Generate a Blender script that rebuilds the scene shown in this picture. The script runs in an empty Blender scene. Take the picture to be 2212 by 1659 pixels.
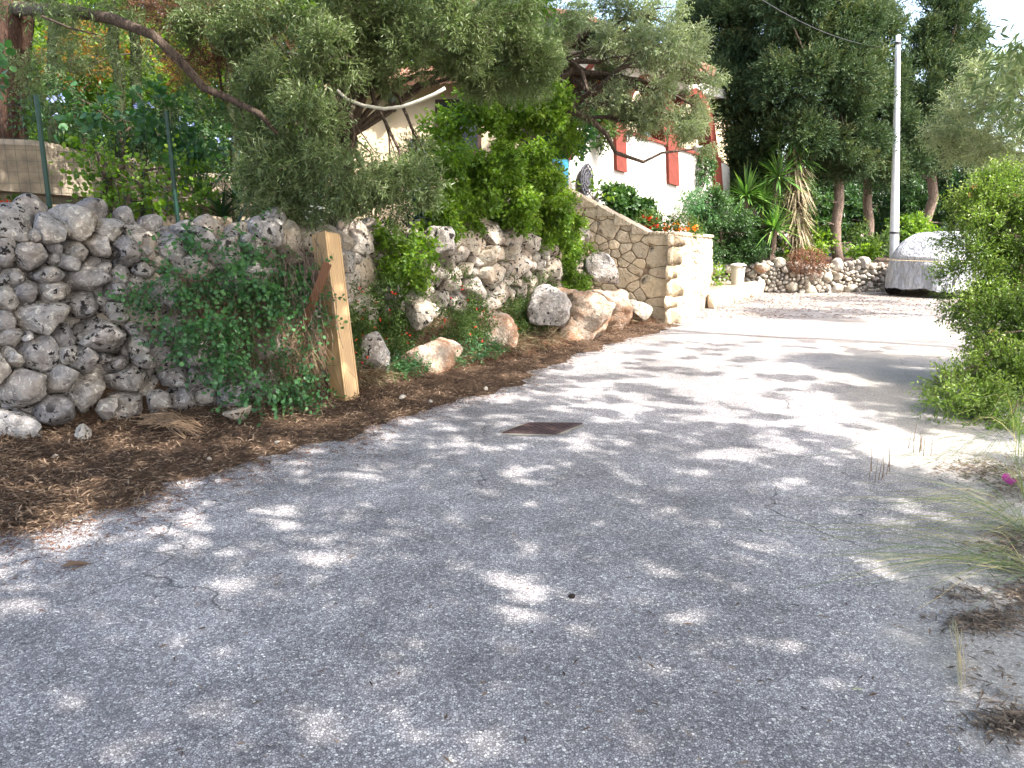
import bpy, bmesh, math, random
import numpy as np
from mathutils import Vector
rng = np.random.default_rng(7)
random.seed(7)
C = bpy.context.scene.collection
S = bpy.context.scene

# ------------------------------------------------------------------ camera, sky, sun, exposure
CAMH, PITCH, F = 1.55, math.radians(11.4), 769.3
cam = bpy.data.objects.new('camera', bpy.data.cameras.new('camera')); C.objects.link(cam)
cam.location = (0, 0, CAMH); cam.rotation_euler = (math.pi/2 - PITCH, 0, 0)
cam.data.sensor_width = 36; cam.data.lens = 36*F/1024; cam.data.clip_end = 2000; cam.data.clip_start = 0.05
S.camera = cam
SUN_AZ_VEC = np.array([0.80, -0.60]); SUN_EL = math.radians(50)
SUNV = np.array([SUN_AZ_VEC[0]*math.cos(SUN_EL), SUN_AZ_VEC[1]*math.cos(SUN_EL), math.sin(SUN_EL)])
w = bpy.data.worlds.new('World'); S.world = w; w.use_nodes = True
nt = w.node_tree
sky = nt.nodes.new('ShaderNodeTexSky'); sky.sky_type = 'NISHITA'; sky.sun_disc = False
sky.sun_elevation = SUN_EL; sky.sun_rotation = math.atan2(SUN_AZ_VEC[0], SUN_AZ_VEC[1])
sky.air_density = 1.0; sky.dust_density = 4.0; sky.ozone_density = 1.0
nt.links.new(sky.outputs[0], nt.nodes['Background'].inputs[0]); nt.nodes['Background'].inputs[1].default_value = 0.15
sl = bpy.data.lights.new('sun', 'SUN'); sl.energy = 2.3; sl.angle = math.radians(0.6); sl.color = (1.0, 0.96, 0.9)
so = bpy.data.objects.new('sun', sl); C.objects.link(so)
so.rotation_euler = Vector(SUNV).to_track_quat('Z', 'Y').to_euler(); so.location = (10, -8, 15)
S.view_settings.view_transform = 'Standard'; S.view_settings.look = 'None'
S.view_settings.exposure = 2.6; S.view_settings.gamma = 1
S.view_settings.use_white_balance = True; S.view_settings.white_balance_temperature = 6600
S.cycles.max_bounces = 6; S.cycles.diffuse_bounces = 4; S.cycles.glossy_bounces = 2
S.cycles.transmission_bounces = 4; S.cycles.transparent_max_bounces = 4
S.cycles.use_denoising = True

# ------------------------------------------------------------------ pixel helpers (2212 px wide view coordinates -> world)
K = 1024/2212
cp, sp_ = math.cos(PITCH), math.sin(PITCH)
def ray(x, y):
    u, v = x*K, y*K
    a, b = (u-512)/F, (384-v)/F
    return np.array([a, cp+sp_*b, -sp_+cp*b])
def PV(x, y, Y):
    d = ray(x, y); return np.array([0, 0, CAMH]) + d*(Y/d[1])
def GV(x, y, z=0.0):
    d = ray(x, y); return np.array([0, 0, CAMH]) + d*((z-CAMH)/d[2])
def mpp(Y): return Y*K/F       # metres per view pixel

# ------------------------------------------------------------------ noise
def _h(ix, iy, iz, seed):
    n = (ix*374761393 + iy*668265263 + iz*2147483647 + seed*974634777) & 0xffffffff
    n = ((n ^ (n >> 13))*1274126177) & 0xffffffff
    n = (n ^ (n >> 16)) & 0xffffff
    return n/float(0xffffff)
def vnoise(P, seed=0):
    P = np.asarray(P, float); f = np.floor(P); i = f.astype(np.int64); t = P-f; t = t*t*(3-2*t)
    r = 0
    for a in (0, 1):
        for b in (0, 1):
            for c in (0, 1):
                wgt = (t[:, 0] if a else 1-t[:, 0])*(t[:, 1] if b else 1-t[:, 1])*(t[:, 2] if c else 1-t[:, 2])
                r = r + wgt*_h(i[:, 0]+a, i[:, 1]+b, i[:, 2]+c, seed)
    return r
def fbm(P, seed=0, o=3):
    P = np.asarray(P, float); r = 0; amp = .5
    for k in range(o): r = r + amp*(vnoise(P*(2**k), seed+k)-.5)*2; amp *= .5
    return r

# ------------------------------------------------------------------ mesh building
class MB:
    def __init__(s): s.V = []; s.F = []; s.n = 0; s.M = []; s.A = []
    def add(s, V, F, m=0, a=None):
        V = np.asarray(V, float).reshape(-1, 3)
        F = [np.asarray(F)] if isinstance(F, np.ndarray) else [np.asarray(f).reshape(1, -1) for f in F]
        for f in F: s.F.append(f+s.n); s.M.append(np.full(len(f), m))
        s.V.append(V); s.n += len(V)
        s.A.append(np.full(len(V), rng.random()) if a is None else np.asarray(a, float)*np.ones(len(V)))
        return s
    def box(s, c, size, R=None, m=0):
        x, y, z = np.array(size)/2
        V = np.array([[i, j, k] for i in (-x, x) for j in (-y, y) for k in (-z, z)])
        if R is not None: V = V @ np.array(R).T
        return s.add(V+np.array(c), [(0, 1, 3, 2), (4, 6, 7, 5), (0, 4, 5, 1), (2, 3, 7, 6), (0, 2, 6, 4), (1, 5, 7, 3)], m)
    def tube(s, pts, rad, n=8, m=0, cap=True, a=None, wob=0.0):
        pts = np.asarray(pts, float); k = len(pts); rad = np.ones(k)*rad
        T = np.gradient(pts, axis=0); T /= np.linalg.norm(T, axis=1)[:, None]+1e-9
        up = np.array([0, 0, 1.]) if abs(T[0][2]) < .9 else np.array([1., 0, 0])
        A = np.cross(T[0], up); A /= np.linalg.norm(A); V = []
        for i in range(k):
            A = A - T[i]*A.dot(T[i]); A /= np.linalg.norm(A)+1e-9; B = np.cross(T[i], A)
            an = np.linspace(0, 2*np.pi, n, endpoint=False)
            r = rad[i]*(1+wob*(rng.random(n)-.5))
            V.append(pts[i]+np.cos(an)[:, None]*A*r[:, None]+np.sin(an)[:, None]*B*r[:, None])
        V = np.concatenate(V)
        q = np.array([[i*n+j, i*n+(j+1) % n, (i+1)*n+(j+1) % n, (i+1)*n+j] for i in range(k-1) for j in range(n)])
        b = s.n; s.add(V, q, m, a)
        if cap:
            s.F.append(np.array([list(range(n))[::-1]])+b); s.M.append(np.array([m]))
            s.F.append(np.array([[(k-1)*n+j for j in range(n)]])+b); s.M.append(np.array([m]))
        return s
    def build(s, name, mats, parent=None, smooth=False, attr=False):
        V = np.concatenate(s.V)
        me = bpy.data.meshes.new(name)
        me.vertices.add(len(V)); me.vertices.foreach_set('co', V.astype(np.float32).ravel())
        tot = np.concatenate([np.full(len(f), f.shape[1]) for f in s.F]); idx = np.concatenate([f.ravel() for f in s.F])
        me.loops.add(len(idx)); me.loops.foreach_set('vertex_index', idx.astype(np.int32))
        me.polygons.add(len(tot)); st = np.concatenate([[0], np.cumsum(tot)[:-1]])
        me.polygons.foreach_set('loop_start', st.astype(np.int32)); me.polygons.foreach_set('loop_total', tot.astype(np.int32))
        mats = mats if isinstance(mats, (list, tuple)) else [mats]
        for m in mats: me.materials.append(m)
        me.polygons.foreach_set('material_index', np.concatenate(s.M).astype(np.int32))
        me.polygons.foreach_set('use_smooth', np.full(len(tot), smooth))
        me.update(calc_edges=True)
        if attr:
            at = me.attributes.new('rnd', 'FLOAT', 'POINT'); at.data.foreach_set('value', np.concatenate(s.A).astype(np.float32))
        me.validate()
        o = bpy.data.objects.new(name, me); C.objects.link(o)
        if parent:
            o.parent = parent; o.matrix_parent_inverse = parent.matrix_world.inverted() if False else o.matrix_parent_inverse
            o.location = -Vector(parent.location) if parent.type == 'EMPTY' else (0, 0, 0)
        return o
def tag(o, label=None, cat=None, group=None, kind=None):
    if label: o['label'] = label
    if cat: o['category'] = cat
    if group: o['group'] = group
    if kind: o['kind'] = kind
    return o
def thing(name, loc, label, cat, group=None):
    o = bpy.data.objects.new(name, None); C.objects.link(o); o.location = loc; o.empty_display_size = .2
    return tag(o, label, cat, group)
def structure(o): o['kind'] = 'structure'; return o

# ------------------------------------------------------------------ materials
def mat(name, rough=.8, spec=.3):
    m = bpy.data.materials.new(name); m.use_nodes = True
    b = m.node_tree.nodes['Principled BSDF']; b.inputs['Roughness'].default_value = rough
    b.inputs['Specular IOR Level'].default_value = spec
    return m, m.node_tree, b
def N(nt, t, **kw):
    n = nt.nodes.new('ShaderNode'+t)
    for k, v in kw.items():
        if hasattr(n, k): setattr(n, k, v)
        else: n.inputs[k].default_value = v
    return n
def ramp(nt, src, stops, interp='LINEAR'):
    r = nt.nodes.new('ShaderNodeValToRGB'); r.color_ramp.interpolation = interp; e = r.color_ramp.elements
    while len(e) < len(stops): e.new(.5)
    for i, (p, c) in enumerate(stops):
        e[i].position = p; e[i].color = (c, c, c, 1) if isinstance(c, (int, float)) else (*c, 1)
    nt.links.new(src, r.inputs[0]); return r.outputs[0]
def coord(nt, scale=None):
    g = N(nt, 'NewGeometry'); o = g.outputs['Position']
    if scale is not None:
        v = N(nt, 'VectorMath', operation='MULTIPLY'); v.inputs[1].default_value = scale
        nt.links.new(o, v.inputs[0]); o = v.outputs[0]
    return o
def noise(nt, co, scale, detail=4, rough=.55, dist=0):
    n = N(nt, 'TexNoise'); n.inputs['Scale'].default_value = scale; n.inputs['Detail'].default_value = detail
    n.inputs['Roughness'].default_value = rough; n.inputs['Distortion'].default_value = dist
    nt.links.new(co, n.inputs['Vector']); return n.outputs['Fac']
def mix(nt, f, a, b, mode='MIX'):
    m = N(nt, 'Mix', data_type='RGBA', blend_type=mode)
    for i, x in ((0, f), (6, a), (7, b)):
        if isinstance(x, (int, float)): m.inputs[i].default_value = x if i == 0 else (x, x, x, 1)
        elif isinstance(x, tuple): m.inputs[i].default_value = (*x, 1)
        else: nt.links.new(x, m.inputs[i])
    return m.outputs[2]
def math_(nt, op, a, b=None, clamp=False):
    m = N(nt, 'Math', operation=op, use_clamp=clamp)
    for i, x in ((0, a), (1, b)):
        if x is None: continue
        if isinstance(x, (int, float)): m.inputs[i].default_value = x
        else: nt.links.new(x, m.inputs[i])
    return m.outputs[0]
def bump(nt, b, h, strength=.5, dist=.02):
    bp = N(nt, 'Bump'); bp.inputs['Strength'].default_value = strength; bp.inputs['Distance'].default_value = dist
    nt.links.new(h, bp.inputs['Height']); nt.links.new(bp.outputs[0], b.inputs['Normal'])

def leafmat(name, cols, rough=.5, trans=.35, spec=.35, tcol=None):
    m, nt, b = mat(name, rough, spec)
    a = N(nt, 'Attribute', attribute_name='rnd')
    c = ramp(nt, a.outputs['Fac'], [(i/(len(cols)-1), q) for i, q in enumerate(cols)])
    nt.links.new(c, b.inputs['Base Color'])
    t = N(nt, 'BsdfTranslucent')
    tc = mix(nt, 1.0, c, tcol or (1.5, 1.7, .7), 'MULTIPLY'); nt.links.new(tc, t.inputs[0])
    ms = N(nt, 'MixShader'); ms.inputs[0].default_value = trans
    nt.links.new(b.outputs[0], ms.inputs[1]); nt.links.new(t.outputs[0], ms.inputs[2])
    nt.links.new(ms.outputs[0], nt.nodes['Material Output'].inputs[0]); return m
M = {}
M['olive'] = leafmat('olive_leaf', [(.075, .11, .045), (.12, .17, .065), (.19, .245, .11), (.32, .36, .21)], .42, .3, .5, (1.3, 1.5, .7))
M['olive_bright'] = leafmat('silvery_olive_leaf', [(.11, .15, .07), (.17, .22, .11), (.26, .3, .17), (.36, .38, .25)], .4, .35, .5, (1.3, 1.4, .8))
M['creeper'] = leafmat('creeper_leaf', [(.045, .1, .012), (.085, .165, .018), (.145, .245, .028), (.26, .34, .05)], .5, .4, .3, (1.6, 1.7, .6))
M['caper'] = leafmat('caper_leaf', [(.03, .085, .035), (.045, .12, .05), (.06, .16, .05), (.1, .22, .06)], .5, .3, .4, (1.4, 1.7, .7))
M['weed'] = leafmat('weed_leaf', [(.03, .06, .018), (.05, .09, .024), (.075, .125, .03), (.15, .15, .06)], .55, .35, .3)
M['garden'] = leafmat('garden_leaf', [(.035, .075, .012), (.065, .13, .018), (.12, .2, .025), (.26, .3, .04)], .5, .5, .3, (1.7, 1.8, .5))
M['amber'] = leafmat('amber_leaf', [(.12, .07, .02), (.22, .11, .025), (.3, .18, .04), (.28, .24, .05)], .6, .5, .2, (1.5, 1.2, .5))
M['dark'] = leafmat('dark_shrub_leaf', [(.02, .05, .018), (.035, .08, .025), (.05, .11, .03), (.08, .16, .04)], .45, .25, .4)
M['cypress'] = leafmat('cypress_spray', [(.02, .045, .022), (.035, .065, .028), (.06, .09, .035), (.17, .17, .075)], .65, .2, .2, (1.3, 1.4, .7))  # palest tone paints the sunlit yellowish clumps into the leaf colour
M['mastic'] = leafmat('mastic_leaf', [(.055, .1, .02), (.1, .17, .03), (.17, .25, .045), (.32, .37, .09)], .42, .35, .45)
M['yucca'] = leafmat('yucca_blade', [(.05, .12, .03), (.08, .18, .04), (.12, .24, .05), (.22, .34, .08)], .4, .25, .45)
M['dry'] = leafmat('dry_leaf', [(.05, .032, .022), (.1, .065, .042), (.16, .105, .07), (.32, .24, .17)], .8, .15, .2, (1.2, 1, .8))
M['needle'] = leafmat('dead_needles', [(.08, .04, .025), (.14, .07, .04), (.2, .1, .06), (.24, .14, .09)], .8, .2, .2, (1.3, 1, .8))
M['grass'] = leafmat('grass_blade', [(.06, .11, .03), (.1, .16, .05), (.2, .22, .09), (.42, .34, .18)], .6, .3, .3)
M['red_petal'] = leafmat('red_petal', [(.6, .03, .02), (.75, .06, .03), (.8, .1, .05)], .5, .3, .3, (1.3, .8, .8))
M['orange_petal'] = leafmat('orange_petal', [(.7, .12, .02), (.8, .3, .03), (.85, .5, .04)], .5, .3, .3, (1.2, 1, .6))
M['blue_petal'] = leafmat('blue_petal', [(.3, .38, .7), (.4, .48, .8), (.55, .62, .85)], .5, .3, .3, (1, 1, 1.2))
M['pink_petal'] = leafmat('pink_petal', [(.5, .02, .3), (.6, .04, .4), (.65, .1, .45)], .5, .3, .3, (1, .8, 1))
M['berry'] = leafmat('red_berry', [(.35, .06, .03), (.45, .1, .05), (.5, .16, .08)], .5, .1, .4, (1, 1, 1))

def rockmat(name, base, dark, warm, lichen=.5, scale=1.0, warmamt=.3, black=.62):
    m, nt, b = mat(name, .9, .15); co = coord(nt)
    n1 = noise(nt, co, 3*scale, 5, .6); n2 = noise(nt, co, 14*scale, 6, .65); n3 = noise(nt, co, 42*scale, 4, .6)
    c = ramp(nt, n2, [(.3, dark), (.55, base), (.75, tuple(min(1, x*1.25) for x in base))])
    c = mix(nt, math_(nt, 'MULTIPLY', ramp(nt, n1, [(.42, 0.), (.62, 1.)]), warmamt), c, warm)
    # white lichen blotches
    v = noise(nt, co, 24*scale, 5, .7, 0.6)
    c = mix(nt, math_(nt, 'MULTIPLY', ramp(nt, v, [(.55, 0.), (.62, 1.)]), lichen), c, (.58, .57, .54))
    # black lichen specks
    vb = noise(nt, co, 17*scale, 6, .6, .3); reg = noise(nt, co, 2.3*scale, 2, .5)
    bl = math_(nt, 'MULTIPLY', ramp(nt, vb, [(black, 0.), (black+.02, 1.)]), ramp(nt, reg, [(.4, 0.), (.5, 1.)]))
    c = mix(nt, bl, c, (.028, .026, .026))
    a = N(nt, 'Attribute', attribute_name='rnd')
    c = mix(nt, 1.0, c, ramp(nt, a.outputs['Fac'], [(0, (.72, .70, .70)), (.5, (.95, .93, .9)), (1, (1.12, 1.08, 1.0))]), 'MULTIPLY')
    nt.links.new(c, b.inputs['Base Color'])
    h = math_(nt, 'ADD', math_(nt, 'MULTIPLY', n2, .6), math_(nt, 'MULTIPLY', n3, .4))
    bump(nt, b, h, 1.0, .05/scale); return m
M['limestone'] = rockmat('weathered_limestone', (.33, .32, .325), (.14, .13, .135), (.3, .23, .17), .8, 1, .35, .58)
M['limestone_pale'] = rockmat('pale_limestone', (.42, .39, .35), (.2, .18, .16), (.4, .3, .22), .5, 1.2, .5, .57)  # paler, warmer stone than the big left wall
M['garden_stone'] = rockmat('garden_rubble', (.26, .24, .22), (.12, .11, .1), (.28, .22, .16), .25)
M['red_rock'] = rockmat('iron_stained_rock', (.4, .35, .3), (.2, .14, .1), (.36, .2, .12), .5, 1.0, .9, .68)
M['tan_stone'] = rockmat('tan_masonry', (.62, .53, .41), (.48, .39, .28), (.6, .48, .34), .2, .8, .4, .9)
M['far_stone'] = rockmat('far_wall_stone', (.42, .4, .36), (.2, .18, .16), (.38, .3, .22), .3, .6, .4, .75)

def simple(name, col, rough=.7, var=.15, scale=8, spec=.3, bmp=0, col2=None, bscale=None):
    m, nt, b = mat(name, rough, spec); co = coord(nt); n = noise(nt, co, scale, 5, .6)
    c2 = col2 or tuple(x*(1-var*2) for x in col)
    nt.links.new(ramp(nt, n, [(.35, c2), (.65, col)]), b.inputs['Base Color'])
    if bmp: bump(nt, b, noise(nt, co, bscale or scale*4, 4), bmp, .01)
    return m
M['mortar'] = simple('mortar', (.3, .22, .15), .95, .2, 20)
M['soil'] = simple('dark_soil', (.085, .055, .038), .95, .3, 9, .1, .8, (.035, .024, .018), 60)
M['cavity'] = simple('wall_core', (.06, .05, .042), 1, .3, 10, 0)
M['white_wall'] = simple('whitewash', (.55, .54, .52), .9, .05, 3, .1, 1, (.43, .4, .36), 22)
M['cream_wall'] = simple('cream_plaster', (.58, .48, .34), .9, .06, 4, .1, .3, (.5, .4, .28), 40)
M['grey_plaster'] = simple('old_render', (.32, .27, .2), .95, .2, 6, .1, .6, (.18, .15, .12), 40)
M['red_paint'] = simple('terracotta_paint', (.15, .036, .026), .75, .12, 9, .2, .2)
M['turquoise'] = simple('turquoise_paint', (.05, .3, .48), .5, .1, 9)
M['tile'] = simple('roof_tile', (.25, .13, .09), .85, .2, 12, .2, .4)
M['darkwood'] = simple('dark_timber', (.07, .04, .03), .8, .2, 12)
M['terracotta'] = simple('terracotta_pot', (.5, .16, .07), .8, .1, 20)
M['white_pot'] = simple('white_ceramic', (.7, .72, .75), .4, .03, 20)
M['galv'] = simple('painted_steel', (.62, .64, .66), .5, .06, 6, .4, 0, (.52, .54, .56))
M['dark_metal'] = simple('dark_metal', (.04, .04, .045), .5, .1, 20)
M['bin'] = simple('beige_plastic', (.55, .5, .42), .45, .04, 12, .4)
M['fence_green'] = simple('green_coating', (.01, .05, .036), .45, .1, 20, .4)
M['hose'] = simple('white_tube', (.55, .52, .45), .6, .1, 20)
M['rubber'] = simple('tyre_rubber', (.015, .015, .016), .8, .1, 20)
M['wicker'] = simple('grey_wicker', (.1, .1, .12), .8, .3, 60)
M['glass'] = simple('dark_glass', (.03, .035, .04), .15, .1, 4, .6)
M['slate'] = simple('grey_paint', (.13, .15, .17), .6, .1, 14)
M['litter_clod'] = simple('dark_clod', (.02, .013, .01), .95, .1, 60)
M['rope'] = simple('cord', (.6, .5, .32), .8, .1, 50)
M['blue_bit'] = simple('blue_plastic', (.03, .08, .4), .5, .05, 50)

def barkmat(name, c1, c2, vs=(7, 7, 1.2)):
    m, nt, b = mat(name, .95, .1); co = coord(nt, vs); n = noise(nt, co, 6, 6, .65, .4)
    nt.links.new(ramp(nt, n, [(.3, c2), (.55, c1), (.8, tuple(x*1.3 for x in c1))]), b.inputs['Base Color'])
    bump(nt, b, n, 1.0, .04); return m
M['bark_red'] = barkmat('pine_bark', (.085, .05, .036), (.025, .016, .013))
M['bark'] = barkmat('grey_bark', (.12, .09, .07), (.045, .033, .028))
M['bark_light'] = barkmat('cypress_bark', (.2, .15, .12), (.09, .065, .05))
M['bark_mossy'] = barkmat('mossy_bark', (.06, .07, .035), (.025, .028, .016))

# asphalt with exposed aggregate
def roadmat():
    m, nt, b = mat('worn_chip_asphalt', .85, .25); co = coord(nt)
    wob = N(nt, 'VectorMath', operation='ADD'); nz = N(nt, 'TexNoise'); nz.inputs['Scale'].default_value = 70
    sc = N(nt, 'VectorMath', operation='SCALE'); sc.inputs['Scale'].default_value = .006
    nt.links.new(co, nz.inputs['Vector']); nt.links.new(nz.outputs['Color'], sc.inputs[0])
    nt.links.new(co, wob.inputs[0]); nt.links.new(sc.outputs[0], wob.inputs[1])
    v = N(nt, 'TexVoronoi'); v.inputs['Scale'].default_value = 105; nt.links.new(wob.outputs[0], v.inputs['Vector'])
    ve = N(nt, 'TexVoronoi', feature='DISTANCE_TO_EDGE'); ve.inputs['Scale'].default_value = 105; nt.links.new(wob.outputs[0], ve.inputs['Vector'])
    sep = N(nt, 'SeparateColor'); nt.links.new(v.outputs['Color'], sep.inputs[0])
    chip = ramp(nt, sep.outputs[0], [(0, (.19, .18, .186)), (.4, (.32, .303, .31)), (.75, (.43, .413, .416)), (.94, (.58, .56, .54)), (1, (.8, .77, .72))])
    edge = ramp(nt, ve.outputs['Distance'], [(.02, 0.), (.16, 1.)])
    c = mix(nt, edge, (.1, .092, .1), chip)
    big = noise(nt, co, .9, 5, .6, .3); med = noise(nt, co, 4.5, 5, .65)
    c = mix(nt, 1.0, c, ramp(nt, big, [(.3, .68), (.5, 1.0), (.7, 1.38)]), 'MULTIPLY')
    c = mix(nt, 1.0, c, ramp(nt, med, [(.3, .8), (.7, 1.22)]), 'MULTIPLY')
    # dusty pale area towards the right edge of the road
    sp = N(nt, 'SeparateXYZ'); nt.links.new(co, sp.inputs[0])
    e = math_(nt, 'SUBTRACT', sp.outputs[0], math_(nt, 'MULTIPLY', sp.outputs[1], .34))
    e = math_(nt, 'ADD', e, math_(nt, 'MULTIPLY', math_(nt, 'SUBTRACT', big, .5), 2.2))
    e = math_(nt, 'ADD', e, math_(nt, 'MULTIPLY', math_(nt, 'SUBTRACT', med, .5), 1.0))
    dust = ramp(nt, e, [(.6, 0.), (.98, .6)])
    # ramp input is clamped to 0..1: shift so that the edge lies inside
    dustc = mix(nt, ramp(nt, noise(nt, co, 60, 3, .7), [(.35, 0.), (.65, 1.)]), (.2, .185, .165), (.5, .46, .4))
    c = mix(nt, dust, c, dustc)
    far = ramp(nt, math_(nt, 'MULTIPLY', math_(nt, 'SUBTRACT', sp.outputs[1], 6.0), .1, True), [(0, 0.), (.6, .55), (1, .8)])  # far road: brown litter tint, also darkened so the sunlit part burns out less
    farc = mix(nt, ramp(nt, noise(nt, co, 1.3, 6, .7), [(.4, 0.), (.6, 1.)]), (.25, .238, .225), (.2, .168, .138))
    c = mix(nt, far, c, farc)
    # hairline cracks
    vc = N(nt, 'TexVoronoi', feature='DISTANCE_TO_EDGE'); vc.inputs['Scale'].default_value = .42
    w2 = N(nt, 'VectorMath', operation='ADD'); s2 = N(nt, 'VectorMath', operation='SCALE'); s2.inputs['Scale'].default_value = .5
    n4 = N(nt, 'TexNoise'); n4.inputs['Scale'].default_value = 2.2; n4.inputs['Detail'].default_value = 6; nt.links.new(co, n4.inputs['Vector'])
    nt.links.new(n4.outputs['Color'], s2.inputs[0]); nt.links.new(co, w2.inputs[0]); nt.links.new(s2.outputs[0], w2.inputs[1]); nt.links.new(w2.outputs[0], vc.inputs['Vector'])
    ck = ramp(nt, vc.outputs['Distance'], [(.0, 1.), (.0035, 0.)])
    ck = math_(nt, 'MULTIPLY', ck, ramp(nt, noise(nt, co, .8, 2), [(.52, 0.), (.58, .8)]))
    c = mix(nt, ck, c, (.03, .03, .032))
    nt.links.new(c, b.inputs['Base Color'])
    bump(nt, b, edge, .55, .004); return m
M['road'] = roadmat()

def vergemat():
    m, nt, b = mat('leaf_strewn_soil', .95, .1); co = coord(nt)
    a = noise(nt, coord(nt, (1, 1, 1)), 30, 6, .75, 1.2); g = noise(nt, co, 5, 5, .6)
    c = ramp(nt, a, [(.3, (.025, .016, .012)), (.48, (.08, .05, .034)), (.6, (.17, .11, .07)), (.75, (.3, .22, .15))])
    c = mix(nt, ramp(nt, g, [(.35, .0), (.65, .5)]), c, (.05, .034, .024))
    nt.links.new(c, b.inputs['Base Color']); bump(nt, b, a, 1, .02); return m
M['verge'] = vergemat()

def woodmat(name, c1, c2, knots=True, ax=(9, 9, .9), knot_at=None):
    m, nt, b = mat(name, .6, .3); tc = N(nt, 'TexCoord'); mp = N(nt, 'VectorMath', operation='MULTIPLY'); mp.inputs[1].default_value = ax
    nt.links.new(tc.outputs['Object'], mp.inputs[0]); n = noise(nt, mp.outputs[0], 3.0, 4, .5, .8)
    wv = N(nt, 'TexWave', bands_direction='X'); wv.inputs['Scale'].default_value = 2.2; wv.inputs['Distortion'].default_value = 5; wv.inputs['Detail'].default_value = 3
    nt.links.new(mp.outputs[0], wv.inputs['Vector'])
    c = ramp(nt, math_(nt, 'ADD', math_(nt, 'MULTIPLY', n, .6), math_(nt, 'MULTIPLY', wv.outputs['Fac'], .4)), [(.2, c2), (.6, c1), (.9, tuple(min(1, x*1.12) for x in c1))])
    if knots:
        v = N(nt, 'TexVoronoi'); v.inputs['Scale'].default_value = 4.6; v.inputs['Randomness'].default_value = 1
        m2 = N(nt, 'VectorMath', operation='MULTIPLY'); m2.inputs[1].default_value = (1.6, 1.6, 1)
        nt.links.new(tc.outputs['Object'], m2.inputs[0]); nt.links.new(m2.outputs[0], v.inputs['Vector'])
        k = ramp(nt, v.outputs['Distance'], [(.055, 1.), (.1, 0.)]); c = mix(nt, k, c, (.13, .05, .025))
    nt.links.new(c, b.inputs['Base Color']); return m
M['pine'] = woodmat('planed_pine', (.5, .335, .175), (.36, .215, .1))
M['rust_wood'] = woodmat('reddish_brown_stained_board', (.2, .09, .045), (.1, .04, .02), False)
M['dark_board'] = woodmat('weathered_dark_board', (.12, .075, .06), (.05, .035, .03), False)
def rustmat():
    m, nt, b = mat('cast_iron', .65, .4); co = coord(nt)
    ch = N(nt, 'TexChecker'); ch.inputs['Scale'].default_value = 55; nt.links.new(co, ch.inputs['Vector'])
    n = noise(nt, co, 30, 5, .7); c = ramp(nt, n, [(.3, (.035, .02, .02)), (.6, (.07, .04, .038)), (.8, (.11, .075, .07))])
    nt.links.new(c, b.inputs['Base Color']); bump(nt, b, ch.outputs['Fac'], .6, .004); return m
M['iron'] = rustmat()
def covermat():
    m, nt, b = mat('silver_cover_fabric', .45, .5); co = coord(nt)
    n = noise(nt, co, 2.5, 3); nt.links.new(ramp(nt, n, [(.3, (.27, .285, .31)), (.7, (.38, .39, .41))]), b.inputs['Base Color'])
    bump(nt, b, noise(nt, coord(nt, (1, 1, .35)), 8, 5, .55, 1.0), 1.0, .22); return m
M['cover'] = covermat()

# ------------------------------------------------------------------ foliage generators
def unit(v): return v/(np.linalg.norm(v, axis=-1, keepdims=True)+1e-9)
def rvec(n): return unit(rng.normal(size=(n, 3)))
def leaves(mb, pos, d, nrm, L, W, m=0, rnd=None, shape='lance', a=None):
    n = len(pos); d = unit(d); s = unit(np.cross(d, nrm)); u = np.cross(s, d)
    L = (np.ones(n)*L)[:, None]; W = (np.ones(n)*W)[:, None]
    if shape == 'lance':
        V = np.stack([pos, pos+d*L*.42+s*W*.5+u*W*.18, pos+d*L-u*L*.08, pos+d*L*.42-s*W*.5+u*W*.18], 1); k = 4
    elif shape == 'round':
        c = pos+d*L*.5
        V = np.stack([c+d*L*.5*math.cos(t)+s*W*.5*math.sin(t)-u*W*.1*(abs(math.sin(t))) for t in np.linspace(math.pi, -math.pi, 6, endpoint=False)], 1); k = 6
    elif shape == 'ovate':
        V = np.stack([pos, pos+d*L*.28+s*W*.5+u*W*.12, pos+d*L*.62+s*W*.36+u*W*.05, pos+d*L-u*L*.12, pos+d*L*.62-s*W*.36+u*W*.05, pos+d*L*.28-s*W*.5+u*W*.12], 1); k = 6
    r = rng.random(n) if rnd is None else rnd
    A = np.repeat(r, k)
    mb.add(V.reshape(-1, 3), np.arange(n*k).reshape(n, k), m, A)
def sprigs(mb, P, D, L, k, lL, lW, spread=.8, m=0, shape='lance', rbase=None, up=0.0, twig_m=None, twr=.003):
    n = len(P); D = unit(D); L = np.ones(n)*L
    j = (np.arange(k)+.6)/k
    pos = (P[:, None, :]+D[:, None, :]*(L[:, None, None]*j[None, :, None])).reshape(-1, 3)
    dd = np.repeat(D, k, 0); q = unit(np.cross(dd, rvec(n*k)))
    d = dd*(1-spread*.5)+q*spread+np.array([0, 0, up]); nr = rvec(n*k)+np.array([0, 0, .8])
    r = (np.repeat(rng.random(n) if rbase is None else rbase, k)*.6+rng.random(n*k)*.4)
    leaves(mb, pos, d, nr, lL*(.7+.6*rng.random(n*k)), lW*(.7+.6*rng.random(n*k)), m, r, shape)
    if twig_m is not None:
        leaves(mb, P, D, rvec(n), L, twr*2, twig_m, rng.random(n))
def ball(n, c, r, shell=.5, seed=None):
    d = rvec(n); rad = np.where(rng.random(n) < shell, .75+.3*rng.random(n), rng.random(n)**(1/3))
    return c+d*rad[:, None]*r, d
def clump_mask(P, f, thr, seed): return fbm(P*f, seed, 2) > thr

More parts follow.
